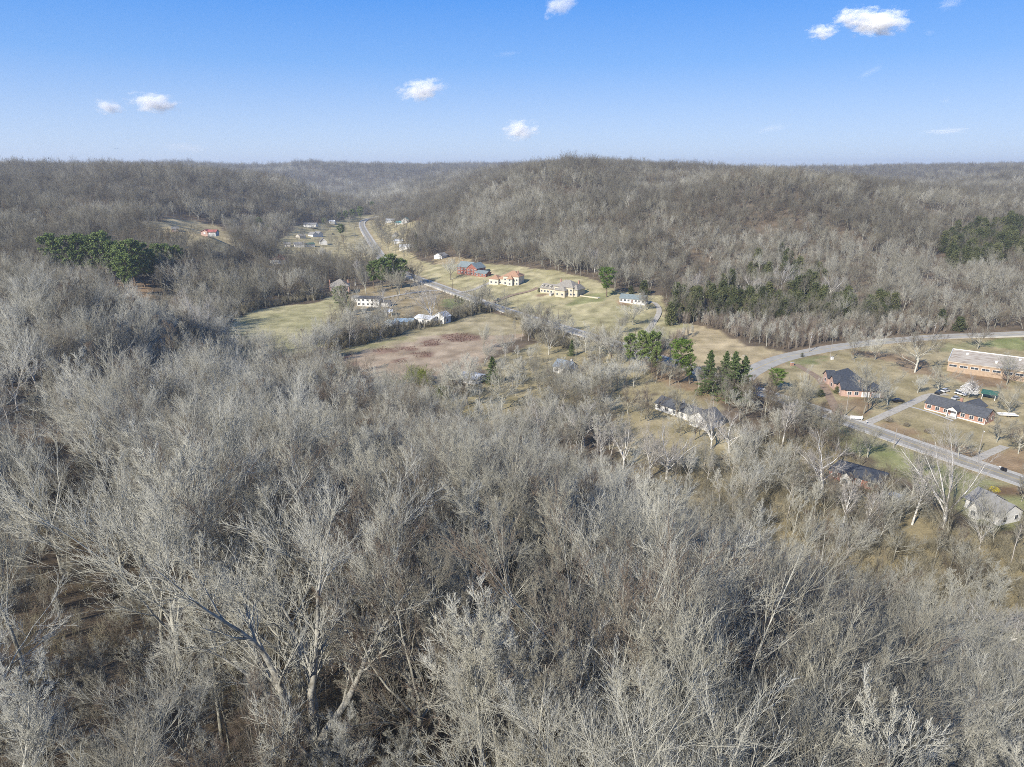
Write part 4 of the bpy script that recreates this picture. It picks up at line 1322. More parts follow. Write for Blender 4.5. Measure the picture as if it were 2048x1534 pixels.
def hip_roof(x0, y0, w_, d, h, rh, mat, parent, o=.5, th=.2):
    x0 -= o; y0 -= o; w_ += 2 * o; d += 2 * o
    k = min(w_, d) / 2 * .98
    if w_ >= d: r1 = (x0 + k, y0 + d / 2); r2 = (x0 + w_ - k, y0 + d / 2)
    else: r1 = (x0 + w_ / 2, y0 + k); r2 = (x0 + w_ / 2, y0 + d - k)
    c = [(x0, y0), (x0 + w_, y0), (x0 + w_, y0 + d), (x0, y0 + d)]
    V = [(x, y, h) for x, y in c] + [(x, y, h + th) for x, y in c] + [(*r1, h + rh), (*r2, h + rh)]
    if w_ >= d: F2_ = [(4, 5, 9, 8), (5, 6, 9), (6, 7, 8, 9), (7, 4, 8)]
    else: F2_ = [(4, 5, 8), (5, 6, 9, 8), (6, 7, 9), (7, 4, 8, 9)]
    F = [(3, 2, 1, 0), (0, 1, 5, 4), (1, 2, 6, 5), (2, 3, 7, 6), (3, 0, 4, 7)] + F2_
    return poly_obj('roof', V, F, mat, parent)


def opening(parent, side, x0, y0, w_, d, s, z, ww, hh, kind='window', frame=None, glass=None, pane=True):
    """an opening on a wall of the block; s = distance along the wall"""
    frame = frame or M_TRIM; glass = glass or M_GLASS
    t = .07

    def put(nm, a0, a1, z0, z1, out, mat, par):
        if side == 'f': return box(nm, x0 + a0, x0 + a1, y0 - out, y0 + .02, z0, z1, mat, par)
        if side == 'b': return box(nm, x0 + a0, x0 + a1, y0 + d - .02, y0 + d + out, z0, z1, mat, par)
        if side == 'l': return box(nm, x0 - out, x0 + .02, y0 + a0, y0 + a1, z0, z1, mat, par)
        return box(nm, x0 + w_ - .02, x0 + w_ + out, y0 + a0, y0 + a1, z0, z1, mat, par)
    if kind == 'window':
        f = put('window', s - ww / 2 - .13, s + ww / 2 + .13, z - .13, z + hh + .13, t, frame, parent)
        if pane:
            put('pane', s - ww / 2, s - .04, z, z + hh, t + .03, glass, f)
            put('pane', s + .04, s + ww / 2, z, z + hh, t + .03, glass, f)
        return f
    f = put(kind, s - ww / 2, s + ww / 2, z, z + hh, t + .02, frame, parent)
    return f


def frontage(A, B):
    a = proj(*A); b_ = proj(*B)
    za = float(ground(np.array([a[0]]), np.array([a[1]]))[0])
    ex = math.hypot(A[0] - B[0], A[1] - B[1]) * float(to_px(np.array([a[0]]), np.array([a[1]]), np.array([za]))[2][0]) / FPX
    if math.hypot(b_[0] - a[0], b_[1] - a[1]) > 1.35 * ex and a[1] > 330: b_ = at_z(B[0], A[1], za)[:2]     # on steep ground
    return a, math.hypot(b_[0] - a[0], b_[1] - a[1]), math.atan2(b_[1] - a[1], b_[0] - a[0])


def house(name, label, A, B, blocks, wm, rm, cat='house', scale_len=1.0, chim=None, group=None, pane=True, win=True):
    a, Ln, yaw = frontage(A, B)
    Ln *= scale_len
    cx = a[0] + math.cos(yaw) * Ln / 2; cyy = a[1] + math.sin(yaw) * Ln / 2
    z = float(ground(np.array([cx, a[0]]), np.array([cyy, a[1]])).max())
    root = empty(name, (a[0], a[1], z), yaw, label=label, cat=cat, group=group)
    roofs = []
    for bk in blocks:
        x0 = bk.get('x', 0) * Ln; w_ = bk.get('w', 1) * Ln; y0 = bk.get('y', 0); d = bk['d']; h = bk['h']; rh = bk.get('rh', 2)
        ty = bk.get('t', 'gx'); wmat = bk.get('wm', wm); rmat = bk.get('rm', rm)
        if ty in ('gx', 'gy'):
            gable_wall(x0, y0, w_, d, h, rh, ty[1], wmat, root)
            r_ = gable_roof(x0, y0, w_, d, h, rh, ty[1], rmat, root)
        elif ty == 'hip':
            box('wall', x0, x0 + w_, y0, y0 + d, -1.2, h, wmat, root)
            r_ = hip_roof(x0, y0, w_, d, h + .01, rh, rmat, root)
        elif ty == 'flat':
            box('wall', x0, x0 + w_, y0, y0 + d, -1.2, h, wmat, root)
            r_ = box('roof', x0 - .3, x0 + w_ + .3, y0 - .3, y0 + d + .3, h + .004, h + .35, rmat, root)
        elif ty == 'open':      # posts and a roof
            for px_ in (x0 + .2, x0 + w_ - .2):
                for py_ in (y0 + .2, y0 + d - .2): box('post', px_ - .12, px_ + .12, py_ - .12, py_ + .12, -.5, h, M_TRIM, root)
            r_ = gable_roof(x0, y0, w_, d, h, rh, bk.get('ax', 'y'), rmat, root)
            roofs.append(r_); continue
        roofs.append(r_)
        if not win or bk.get('nowin'): continue
        st = max(1, int(h // 2.6))
        for s_ in range(st):
            zz = .9 + s_ * 2.8
            n = max(1, int(w_ / bk.get('ws', 3.4)))
            for k in range(n):
                c = (k + .5) * w_ / n
                if s_ == 0 and 'door' in bk and abs(c - bk['door'] * w_) < w_ / n / 2:
                    opening(root, 'f', x0, y0, w_, d, c, 0.05, 1.1, 2.1, 'door', M_DOORM); continue
                if bk.get('y', 0) > 1 and 'x' in bk and not bk.get('front', 0): continue
                opening(root, 'f', x0, y0, w_, d, c, zz, 1.35, 1.3, pane=pane)
            n = max(1, int(d / 4.2))
            for sd_ in bk.get('sides', 'lr'):
                for k in range(n):
                    opening(root, sd_, x0, y0, w_, d, (k + .5) * d / n, zz, 1.1, 1.3, pane=pane)
    if chim:
        for (cx_, cy_, hh, ri) in chim:
            box('chimney', cx_ * Ln - .45, cx_ * Ln + .45, cy_ - .35, cy_ + .35, 1.5, hh, W_BRICK if wm is not W_WHITE else W_WHITE, roofs[ri])
    return root, Ln


def gb(d, h, rh=2, **k): return dict(d=d, h=h, rh=rh, **k)


# 1 the brick ranch house
r, Ln = house('brick_house', 'long red brick ranch house with charcoal roof and white arched portico', (1849, 818), (1968, 850),
              [gb(8.5, 2.8, 2.3, sides='r', ws=3.0), gb(8, 2.6, 1.9, x=.42, w=.30, y=8.3, t='gy')], W_BRICK, R_DARK, chim=[(.47, 6.2, 6.2, 0)])
for k in (.50,):
    cx_ = k * Ln
    for q in (-1.6, 1.6): box('porch_post', cx_ + q - .14, cx_ + q + .14, -2.3, -2.02, -.6, 2.9, M_TRIM, r)
    box('porch_wall', cx_ - 1.1, cx_ + 1.1, -.16, .0, 0, 2.7, M_TRIM, r)
    V = [(cx_ - 2.1, -2.5, 2.9), (cx_ + 2.1, -2.5, 2.9), (cx_, -2.5, 4.3), (cx_ - 2.1, -.1, 2.9), (cx_ + 2.1, -.1, 2.9), (cx_, 1.6, 4.3)]
    poly_obj('porch_gable', V, [(0, 1, 2), (0, 3, 4, 1), (3, 5, 4)], M_TRIM, r)
    V = [(cx_ - 2.3, -2.7, 2.88), (cx_, -2.7, 4.46), (cx_ + 2.3, -2.7, 2.88), (cx_ - 2.3, 0, 2.88), (cx_, 2.2, 4.46), (cx_ + 2.3, 0, 2.88),
         (cx_ - 2.3, -2.7, 3.0), (cx_, -2.7, 4.6), (cx_ + 2.3, -2.7, 3.0), (cx_ - 2.3, 0, 3.0), (cx_, 2.2, 4.6), (cx_ + 2.3, 0, 3.0)]
    poly_obj('porch_roof', V, [(6, 7, 10, 9), (7, 8, 11, 10), (0, 3, 4, 1), (1, 4, 5, 2), (0, 1, 7, 6), (1, 2, 8, 7), (0, 6, 9, 3), (2, 5, 11, 8)], R_DARK, r)
    box('porch_step', cx_ - 1.8, cx_ + 1.8, -2.6, -.1, -.6, .12, M_CONC, r)
for a_, b_ in ((0, .445), (.555, 1)): box('foundation', a_ * Ln, b_ * Ln, -.08, 0, -.6, .35, M_TRIM, r)
box('downspout', -.12, 0, -.12, 0, 0, 2.8, M_TRIM, r); box('downspout', Ln, Ln + .14, -.14, 0, 0, 2.8, M_TRIM, r)
# 2 slate roofed L-shaped house
r, Ln = house('brick_house', 'pink brick house with a tall slate roof, white gables and clay driveway', (1653, 762), (1690, 793),
              [gb(12, 3.0, 5.0, t='hip', sides='l'), gb(3, 3.2, 2.4, x=-.02, w=.26, y=-1.5, t='gy', front=1, sides=''),
               gb(3, 3.2, 2.4, x=.34, w=.24, y=-1.5, t='gy', front=1, sides=''), gb(3, 3.2, 2.2, x=.74, w=.24, y=-1.5, t='gy', front=1, sides='')], W_BRICK2, R_SLATE, chim=[(.85, 6, 6.3, 0)])
a, L2, yaw = frontage((1690, 793), (1768, 796))
for (dx, dn) in ((0, 0),):
    z = float(ground(np.array([a[0]]), np.array([a[1]]))[0])
    wing = empty('garage_wing', (a[0], a[1], z), yaw, label='low brick garage wing with white doors beside the slate roofed house', cat='house wing')
    box('wall', 0.1, L2, 0, 9, -1.2, 2.8, W_BRICK2, wing); rf = hip_roof(0.1, 0, L2 - .1, 9, 2.81, 3.2, R_SLATE, wing)
    for q in (.52, .78): opening(wing, 'f', 0, 0, L2, 9, q * L2, 0, 3.4, 2.2, 'garage_door', M_TRIM)
    for q in (.1, .28): opening(wing, 'f', 0, 0, L2, 9, q * L2, .9, 1.4, 1.3)
    poly_obj('dormer', [(L2 * .45, 1.3, 3.3), (L2 * .45 + 2.4, 1.3, 3.3), (L2 * .45 + 1.2, 1.3, 5.0), (L2 * .45, 3.2, 3.3), (L2 * .45 + 2.4, 3.2, 3.3), (L2 * .45 + 1.2, 4.2, 5.0)],
             [(0, 1, 2), (0, 2, 5, 3), (1, 4, 5, 2), (3, 5, 4)], M_TRIM, wing)
# 3 flat roofed building
r, Ln = house('flat_roofed_building', 'large low tan brick building with a stained gravel flat roof', (1893, 742), (2048, 764),
              [dict(d=27, h=4.6, t='flat', nowin=1)], W_TANB, R_TAN, cat='building')
for k in range(7):
    opening(r, 'f', 0, 0, Ln, 27, (k + .5) * Ln / 7, 2.6, 3.0, .9)
for (x0, x1, y0, y1) in ((-.3, Ln + .3, 27.0, 27.3), (-.3, 0, -.3, 27.0), (Ln, Ln + .3, -.3, 27.0)): box('parapet', x0, x1, y0, y1, 4.96, 5.35, M_TRIM, r)
for q in ((6, 18), (18, 8), (27, 20)): box('roof_vent', q[0], q[0] + .9, q[1], q[1] + .9, 4.955, 5.9, M_TRIM, r)
# 4 white house lower right
r, Ln = house('white_house', 'white gabled house with grey shingle roof half hidden behind pale trees', (1930, 1020), (1996, 1052),
              [gb(8.5, 2.9, 2.6, x=.35, w=.65), gb(9, 2.9, 2.4, x=-.15, w=.5, y=1.5, t='gx', front=1), gb(4, 3.0, 1.8, x=.30, w=.25, y=-2.5, t='gy', front=1)], W_WHITE, R_GREY)
# 5 dark roofed house
house('dark_roofed_house', 'low house with nearly black roof behind the forked white sycamore', (1657, 955), (1752, 983),
      [gb(9.5, 2.6, 2.0, t='hip'), gb(3, 2.8, 1.5, x=.3, w=.22, y=-2.5, t='gy', front=1, wm=W_WHITE)], W_DBRICK, R_SLATE)
# 6 white houses in the yard
house('white_house', 'long white house with dark roof, tall gable at its right end', (1310, 818), (1388, 846),
      [gb(8, 2.8, 1.9, sides='l'), gb(9, 3.6, 2.6, x=1.0, w=.42, y=-3, t='gy', front=1)], W_WHITE, R_DARK, chim=[(.55, 4, 6, 0)])
# 7 cottage
house('white_cottage', 'small white cottage with blue grey roof behind a clump of white stems', (1106, 744), (1136, 751), [gb(8, 3.0, 2.6)], W_WHITE, ramp_mat('blue_grey_roof', [(.3, (.16, .19, .22)), (.7, (.24, .275, .31))], 1.2, .8), chim=[(.8, 5, 6.4, 0)])
# 8 shed
house('white_shed', 'pale metal roofed shed behind the broad bare tree', (917, 763), (950, 770), [gb(9, 2.3, 1.1, t='gx', nowin=1)], W_WHITE, R_WHITE, cat='shed')
# 9 teal roof
r, Ln = house('white_house', 'long white house with green metal roof at the top of the lawn', (1239, 604), (1289, 611),
              [gb(8.5, 2.8, 2.2, door=.5, ws=2.4)], W_WHITE, R_TEAL, chim=[(.72, 5.2, 6, 0)])
# 10 grey roofed mansion
r, Ln = house('stone_mansion', 'cream stone mansion with steep grey hip roof and arched dormers', (1080, 585), (1153, 594),
              [gb(9, 3.6, 2.6, x=0, w=.45, t='gx', ws=2.6), gb(12, 6.2, 4.4, x=.42, w=.5, y=-1, t='hip', front=1, ws=3), gb(6, 4.2, 2.5, x=.52, w=.26, y=-5, t='hip', front=1),
               gb(10, 4.8, 3.5, x=.86, w=.16, y=0, t='hip', front=1)], W_CREAM, R_WEATH, chim=[(.46, 6, 10.6, 1), (.9, 8, 10.4, 1)])
for q in (.06, .17, .28):
    cx_ = q * Ln
    box('dormer', cx_ - .7, cx_ + .7, .5, 3, 4.3, 5.9, W_CREAM, r); opening(r, 'f', cx_ - .7, .5, 1.4, 2, .7, 4.6, .8, 1.0)
box('terrace', Ln * 1.04, Ln * 1.5, 3, 12, -1, .5, M_CONC, r); box('terrace_wall', Ln * 1.04, Ln * 1.5, 2.7, 3, -1, 1.0, W_CREAM, r)
box('steps', Ln * .36, Ln * .42, -5, -1, -1, 1.0, M_CONC, r)
# 11 terracotta villa
r, Ln = house('stone_villa', 'cream villa with terracotta tile hip roofs and a turret', (978, 569), (1041, 571),
              [gb(9, 4.0, 2.8, x=0, w=.3, t='hip', front=1), gb(9, 4.2, 3.0, x=.26, w=.3, y=1.5, t='hip', front=1), gb(11, 6.8, 3.8, x=.46, w=.48, y=0, t='hip', front=1, ws=3.2),
               gb(4, 5.2, 2.6, x=.62, w=.16, y=-2.5, t='hip', front=1)], W_STONE, R_TERRA, chim=[(.86, 4, 11, 2)])
# 12 red brick house with green roof
r, Ln = house('brick_house', 'dark red brick two storey house with green roof below the wooded hill', (915, 548), (957, 551),
              [gb(11, 6.0, 3.8, x=0, w=.62, t='gx'), gb(12, 6.0, 3.6, x=.50, w=.46, y=-1.2, t='gy', front=1), gb(7, 2.9, 1.8, x=.95, w=.5, y=-3, t='gx', front=1)], W_DBRICK, R_TEAL, chim=[(.05, 6, 10.4, 0)])
# 13
house('brick_house', 'brick hip roofed house with a tall chimney beyond the left meadow', (661, 590), (699, 588),
      [gb(13, 5.8, 4.6, t='hip'), gb(4, 3.0, 1.6, x=.1, w=.4, y=-3.5, t='hip', front=1)], W_BRICK2, R_WEATH, chim=[(-.02, 4, 10.5, 0), (.92, 9, 9.5, 0)])
# 14
house('white_house', 'white two storey flat fronted house with blue grey low roof', (714, 612), (758, 614), [gb(9, 5.4, 1.2, t='hip', ws=3), gb(6, 2.8, 1.0, x=.98, w=.4, y=2, t='gx')], W_WHITE, R_DARK)
house('small_white_house', 'small white outbuilding left of the white two storey house', (703, 602), (716, 604), [gb(5, 2.6, 1.2)], W_WHITE, R_GREY, cat='outbuilding')
# 15
house('white_barn', 'white barn with broad white metal roof under the white tree', (830, 645), (862, 650), [gb(9, 3.2, 1.2)], W_WHITE, R_WHITE, cat='barn')
house('white_barn', 'narrow white gabled barn right of the broad roofed one', (868, 645), (888, 648), [gb(7, 4.2, 2.4, t='gy')], W_WHITE, R_WHITE, cat='barn')
house('greenhouse', 'low glassy blue greenhouse left of the white barn', (789, 650), (826, 650), [gb(8, 1.8, 1.4, nowin=1)], flat_mat('pale_blue_panels', (.45, .52, .57), .3, .5), flat_mat('blue_panels', (.33, .43, .50), .3, .5), cat='greenhouse')
house('greenhouse', 'smaller blue greenhouse at the far left of the barns', (770, 650), (787, 653), [gb(6, 1.6, 1.2, nowin=1)], flat_mat('pale_panels', (.5, .54, .57), .3, .5), flat_mat('grey_blue_panels', (.40, .47, .52), .3, .5), cat='greenhouse')
house('pavilion', 'white open pavilion in the yard behind the wide white tree', (770, 633), (784, 633), [dict(d=6, h=3, rh=.8, t='open', ax='x')], W_WHITE, R_WHITE, cat='pavilion')
# 16-18 far houses
FAR = [
    ('white_house', 'white house with dark red hip roof among the trees left of the highway', (541, 526), (571, 526), [gb(12, 3.2, 4.4, t='hip')], W_WHITE, ramp_mat('maroon_roof', [(.3, (.17, .07, .06)), (.7, (.25, .11, .09))], 1, .8)),
    ('red_roofed_barn', 'barn with bright red roof on the hillside meadow', (402, 470), (432, 470), [gb(8, 2.6, 1.8, x=0, w=.5, t='gy', wm=W_BRICK2), gb(7, 2.5, 1.7, x=.45, w=.55, t='gx')], W_GREY, R_RED),
    ('shed', 'small reddish shed left of the red roofed barn', (344, 464), (357, 464), [gb(7, 2.6, 1.4)], W_BRICK2, R_GREY),
    ('white_shed', 'white gabled shed with dark doorway at the foot of the main hill', (868, 518), (884, 518), [gb(9, 3, 2.4, t='gy')], W_WHITE, R_GREY),
    ('white_house', 'white gabled house in the hamlet, nearest the left meadow gap', (590, 495), (609, 495), [gb(10, 3, 2.6, t='gx')], W_WHITE, R_GREY),
    ('tan_house', 'small tan house at the left end of the hamlet', (568, 494), (581, 494), [gb(8, 3, 1.8)], W_STONE, R_WEATH),
    ('green_shed', 'dark green roofed shed in the middle of the hamlet', (611, 494), (630, 494), [gb(8, 2.8, 1.4)], W_WHITE, flat_mat('dark_green_roof', (.07, .13, .10))),
    ('white_house', 'steep gabled white house at the right end of the hamlet row', (640, 489), (655, 490), [gb(10, 3.2, 4.2, t='gy')], W_WHITE, R_GREY),
    ('white_house', 'twin gabled white house behind the hamlet row', (626, 474), (647, 474), [gb(9, 3, 2.8, x=0, w=.5, t='gy'), gb(9, 3, 2.8, x=.5, w=.5, t='gy', front=1)], W_WHITE, R_GREY),
    ('tan_house', 'wide tan house behind the hamlet row, left of the twin gables', (600, 477), (612, 477), [gb(9, 3, 2)], W_STONE, R_WEATH),
    ('white_house', 'grey roofed long building farther back in the hamlet', (607, 453), (632, 452), [gb(11, 3, 1.8)], W_WHITE, R_GREY),
    ('white_house', 'small white house right of the round dark evergreen', (658, 447), (669, 447), [gb(9, 3, 2)], W_WHITE, R_WHITE),
    ('white_house', 'white house with teal trim and tall gable right of the highway', (803, 449), (818, 449), [gb(12, 5.4, 3.2, t='gy')], W_WHITE, R_TEALB),
    ('teal_house', 'low teal roofed house beside the tall white gable', (790, 451), (803, 451), [gb(9, 3, 2.2)], W_WHITE, R_TEALB),
    ('white_house', 'white grey roofed house half hidden left of the teal roofs', (770, 447), (788, 447), [gb(10, 3.6, 2.4)], W_WHITE, R_WHITE),
    ('white_house', 'grey gabled house in the trees right of the highway', (784, 476), (795, 476), [gb(9, 3, 2.6, t='gy')], W_GREY, R_GREY),
    ('white_house', 'white house lower in the trees right of the highway', (788, 489), (805, 490), [gb(9, 3, 2)], W_WHITE, R_WHITE),
    ('white_house', 'white house nearest the dark pines right of the highway', (799, 502), (820, 502), [gb(9, 3.4, 2.2)], W_WHITE, R_WHITE),
]
for (nm, lb, A, B, bl, wm, rm) in FAR:
    house(nm, lb, A, B, bl, wm, rm, pane=False, cat=nm.replace('_', ' ').replace('roofed ', ''))
# right edge buildings
house('carport', 'white metal carport with dark open front at the right edge', (2022, 758), (2052, 764), [dict(d=10, h=3, rh=1.2, t='open', ax='x')], W_WHITE, R_WHITE, cat='carport')
house('carport', 'green tarp roofed carport right of the white tree', (1962, 797), (1990, 802), [dict(d=6, h=2.4, rh=.7, t='open', ax='x')], W_WHITE, flat_mat('green_tarp', (.05, .14, .10), .5, .3), cat='carport')
house('white_trailer', 'white box trailer standing in the brush left of the large pale sycamore', (1774, 1004), (1794, 1011), [dict(d=2.4, h=2.2, t='flat', nowin=1)], W_WHITE, R_WHITE, cat='trailer')

# ------------------------------------------------------------------ vehicles
def car(name, label, px, py, yaw_to, paint, kind='car'):
    x, y = proj(px, py); x2, y2 = proj(*yaw_to)
    z = float(ground(np.array([x]), np.array([y]))[0]) + .08
    o = empty(name, (x, y, z), math.atan2(y2 - y, x2 - x), label=label, cat=kind)
    prof = {'car': [(-2.2, .35), (-2.25, .75), (-2.0, .95), (.9, 1.0), (2.1, .78), (2.25, .55), (2.2, .32)],
            'pickup': [(-2.7, .45), (-2.75, 1.05), (-.6, 1.08), (1.4, 1.12), (2.6, 1.0), (2.75, .7), (2.7, .42)]}['pickup' if kind == 'pickup truck' else 'car']
    hw = .88
    n = len(prof)
    V = [(a, -hw, b_) for a, b_ in prof] + [(a, hw, b_) for a, b_ in prof]
    F = [tuple(range(n))[::-1], tuple(range(n, 2 * n))] + [(i, (i + 1) % n, n + (i + 1) % n, n + i) for i in range(n)]
    bd = poly_obj('body', V, F, paint, o)
    zb, zt = (1.0, 1.45) if kind != 'pickup truck' else (1.1, 1.78)
    (a0, a1, b0, b1) = (-1.75, 1.05, -1.25, .45) if kind != 'pickup truck' else (-.65, 1.45, -.5, .8)
    if kind == 'suv': zt = 1.72; a0 = -2.1; b0 = -1.95
    V = [(a0, -.8, zb), (a1, -.8, zb), (a1, .8, zb), (a0, .8, zb), (b0, -.66, zt), (b1, -.66, zt), (b1, .66, zt), (b0, .66, zt)]
    poly_obj('windows', V, [(0, 1, 5, 4), (1, 2, 6, 5), (2, 3, 7, 6), (3, 0, 4, 7)], M_GLASS, o)
    box('roof', b0 - .04, b1 + .04, -.69, .69, zt, zt + .06, paint, o)
    wx = 1.35 if kind != 'pickup truck' else 1.75
    for sx in (-wx, wx):
        for sy in (-.8, .8):
            an = np.arange(12) * PI / 6
            V = [(sx + .34 * math.cos(t_), sy + s_ * .12, .26 + .34 * math.sin(t_)) for s_ in (-1, 1) for t_ in an]
            F = [tuple(range(12)), tuple(range(23, 11, -1))] + [(i, 12 + i, 12 + (i + 1) % 12, (i + 1) % 12) for i in range(12)]
            wh = poly_obj('wheel', V, F, M_TYRE, o)
    return o


M_TYRE = flat_mat('tyre_rubber', (.03, .03, .03))
P_BLACK = flat_mat('black_car_paint', (.02, .022, .025), .25, .6); P_WHITE = flat_mat('white_car_paint', (.7, .7, .7), .3, .5, .03)
P_SILV = flat_mat('silver_car_paint', (.45, .46, .48), .3, .6, .03); P_DGRN = flat_mat('dark_green_car_paint', (.04, .06, .05), .3, .5)
car('parked_car', 'black car parked at the end of the gravel driveway', 1877, 788, (1893, 781), P_BLACK)
car('parked_car', 'white car parked behind the black one on the gravel driveway', 1890, 784, (1906, 780), P_WHITE)
car('parked_car', 'white suv behind the brick ranch house roof', 1921, 790, (1938, 795), P_WHITE, 'suv')
car('parked_car', 'silver car parked nearest the brick ranch roof', 1912, 799, (1930, 794), P_SILV)
car('parked_car', 'dark car parked on the grass beside the gravel driveway', 1796, 804, (1812, 803), P_BLACK)
car('pickup_truck', 'silver pickup truck parked in front of the dark roofed house', 1757, 977, (1765, 965), P_SILV, 'pickup truck')
car('pickup_truck', 'dark green truck standing on the mansion driveway by the road', 996, 602, (1004, 600), P_DGRN, 'pickup truck')
car('parked_car', 'dark car on the dry grass beyond the far right homes', 666, 469, (672, 469), P_BLACK)

# ------------------------------------------------------------------ poles, signs, small things
M_POLE = flat_mat('weathered_pole', (.34, .31, .27)); M_POLED = flat_mat('dark_pole', (.13, .10, .08))


def tube_me(name, segs, mat, S=8):
    ge = Geo()
    for p0, p1, r0, r1 in segs:
        ge.tubes(dict(P=np.array([[p0, p1]], float), R=np.array([[r0, r1]]), L=np.array([1.]), K=1), S)
    return ge.mesh(name, mat, True)


def cyl_closed(name, x, y, z0, z1, r, mat, parent, S=10):
    an = np.arange(S) * 2 * PI / S
    V = [(x + r * math.cos(t_), y + r * math.sin(t_), z_) for z_ in (z0, z1) for t_ in an]
    F = [tuple(range(S))[::-1], tuple(range(S, 2 * S))] + [(i, (i + 1) % S, S + (i + 1) % S, S + i) for i in range(S)]
    return poly_obj(name, V, F, mat, parent)


M_METAL = flat_mat('grey_metal', (.42, .43, .44), .5, .4)
for px, py, hp, arm, tr_, mt, lb in [
    (1618, 704, 40, 2, 0, M_POLE, 'pale double crossarm utility pole where the side road starts its bend'),
    (1866, 676, 30, 2, 0, M_POLE, 'pale utility pole behind the side road beside the big bare tree'),
    (1839, 660, 26, 2, 0, M_POLE, 'utility pole with white crossarm in the wood edge behind the side road'),
    (1660, 718, 32, 0, 0, M_POLE, 'thin grey pole beside the white utility box'),
    (1691, 831, 48, 0, 0, M_POLE, 'leaning grey pole in front of the fan shaped tree'),
    (1787, 895, 40, 0, 0, M_POLE, 'thin pole on the verge below the highway'),
    (1956, 912, 54, 0, 1, M_POLE, 'pole with lamp at the side driveway'),
    (905, 581, 25, 0, 1, M_POLED, 'dark pole with white top by the villa driveway'),
    (965, 600, 28, 1, 0, M_POLE, 'pale crossarm pole between villa driveway and road'),
    (1036, 620, 26, 0, 0, M_POLED, 'dark pole on the lawn left of the mansion view'),
    (1117, 648, 30, 0, 0, M_POLED, 'dark pole at the bottom of the lawn near the highway'),
    (1271, 672, 22, 0, 0, M_POLED, 'dark pole at the mouth of the field drive'),
    (1339, 728, 52, 1, 0, M_POLE, 'pole left of the bright round topped pine'),
    (1487, 733, 24, 1, 0, M_POLE, 'crossarm pole above the spruces at the road junction'),
    (1462, 720, 14, 0, 0, M_POLE, 'short pole on the tan field'),
    (892, 607, 18, 0, 0, M_POLED, 'pole in the hedge by the arborvitaes'),
    (1612, 806, 60, 0, 0, M_POLED, 'ivy covered pole at the clay driveway')]:
    x, y = proj(px, py)
    z = float(ground(np.array([x]), np.array([y]))[0])
    dep = float(to_px(np.array([x]), np.array([y]), np.array([z]))[2][0])
    H = hp * dep / FPX
    o = empty('utility_pole', (x, y, z), .5, label=lb, cat='utility pole')
    link('pole', tube_me('pole', [((0, 0, -.5), (0, 0, H), .17, .11)], mt), o)
    cyl_closed('pole_cap', 0, 0, H, H + .08, .12, mt, o)
    for k in range(arm):
        ca_ = box('crossarm', -1.25, 1.25, .12, .24, H - .5 - k * .9, H - .36 - k * .9, M_POLE, o)
        for q in (-1.1, -.5, .5, 1.1): cyl_closed('insulator', q, .18, H - .36 - k * .9, H - .14 - k * .9, .06, M_TRIM, ca_, 6)
    if tr_:
        cyl_closed('lamp_head', .5, 0, H - .5, H - .2, .22, M_TRIM, o)
        link('lamp_arm', tube_me('lamp_arm', [((0, 0, H - .6), (.5, 0, H - .25), .03, .03)], M_METAL), o)
    if arm == 2: cyl_closed('transformer', .38, 0, H - 2.9, H - 2.0, .24, M_METAL, o)


def thing_at(name, label, cat, px, py, rz=0.0):
    x, y = proj(px, py)
    return empty(name, (x, y, float(ground(np.array([x]), np.array([y]))[0])), rz, label=label, cat=cat)


o = thing_at('notice_board', 'long white board on posts beside the gravel driveway mouth', 'sign', 1712, 840, -.2)
box('board', -2.2, 2.2, -.06, .06, .5, 1.7, M_TRIM, o)
for q in (-2.0, 2.0): box('post', q - .08, q + .08, .07, .2, -.4, 1.9, M_TRIM, o)
o = thing_at('utility_box', 'small white utility box at the foot of the thin grey pole', 'utility box', 1664, 719, .3)
box('cabinet', -.6, .6, -.45, .45, -.1, 1.3, M_TRIM, o); box('lid', -.66, .66, -.5, .5, 1.302, 1.38, M_METAL, o)
for px, py, lb in [(1733, 848, 'mailbox right of the gravel driveway mouth'), (1672, 829, 'yellowish mailbox by the clay driveway'), (1999, 940, 'mailbox beside the black bins')]:
    o = thing_at('mailbox', lb, 'mailbox', px, py, .4)
    box('post', -.06, .06, -.06, .06, -.3, 1.0, M_POLE, o); box('case', -.14, .14, -.3, .3, 1.002, 1.3, M_TRIM, o)
for px, py, lb in [(2004, 941, 'black bin, left one beside the highway'), (2010, 943, 'black bin, right one beside the highway')]:
    o = thing_at('wheeled_bin', lb, 'bin', px, py, .4)
    M_BIN = flat_mat('black_plastic', (.025, .025, .03), .5)
    box('body', -.33, .33, -.35, .35, .0, 1.0, M_BIN, o); box('lid', -.36, .36, -.4, .38, 1.002, 1.08, M_BIN, o)
    for q in (-.3, .3): cyl_closed('wheel', q, .36, 0, .2, .1, M_TYRE, o, 8)
o = thing_at('trailer', 'low white flatbed trailer on the grass behind the brick ranch house', 'trailer', 2014, 832, -.15)
box('bed', -3.4, 3.4, -1.3, 1.3, .55, .75, M_TRIM, o); box('rail', -3.4, 3.4, -1.38, -1.302, .7, 1.0, M_TRIM, o); box('rail', -3.4, 3.4, 1.302, 1.38, .7, 1.0, M_TRIM, o)
for q in (-1.34, 1.34):
    for s_ in (-.5, .5): cyl_closed('wheel', s_, q, 0.05, .5, .3, M_TYRE, o)
o = thing_at('brick_gatepost', 'low reddish brick pier where the clay driveway meets the side road', 'gatepost', 1584, 731, .3)
box('pier', -.8, .8, -.4, .4, -.3, 1.5, W_BRICK, o); box('cap', -.9, .9, -.5, .5, 1.502, 1.65, M_CONC, o)
o = thing_at('boulder', 'pale boulder by the clay driveway mouth', 'boulder', 1661, 826)
bmx = bmesh.new(); bmesh.ops.create_icosphere(bmx, subdivisions=3, radius=.9)
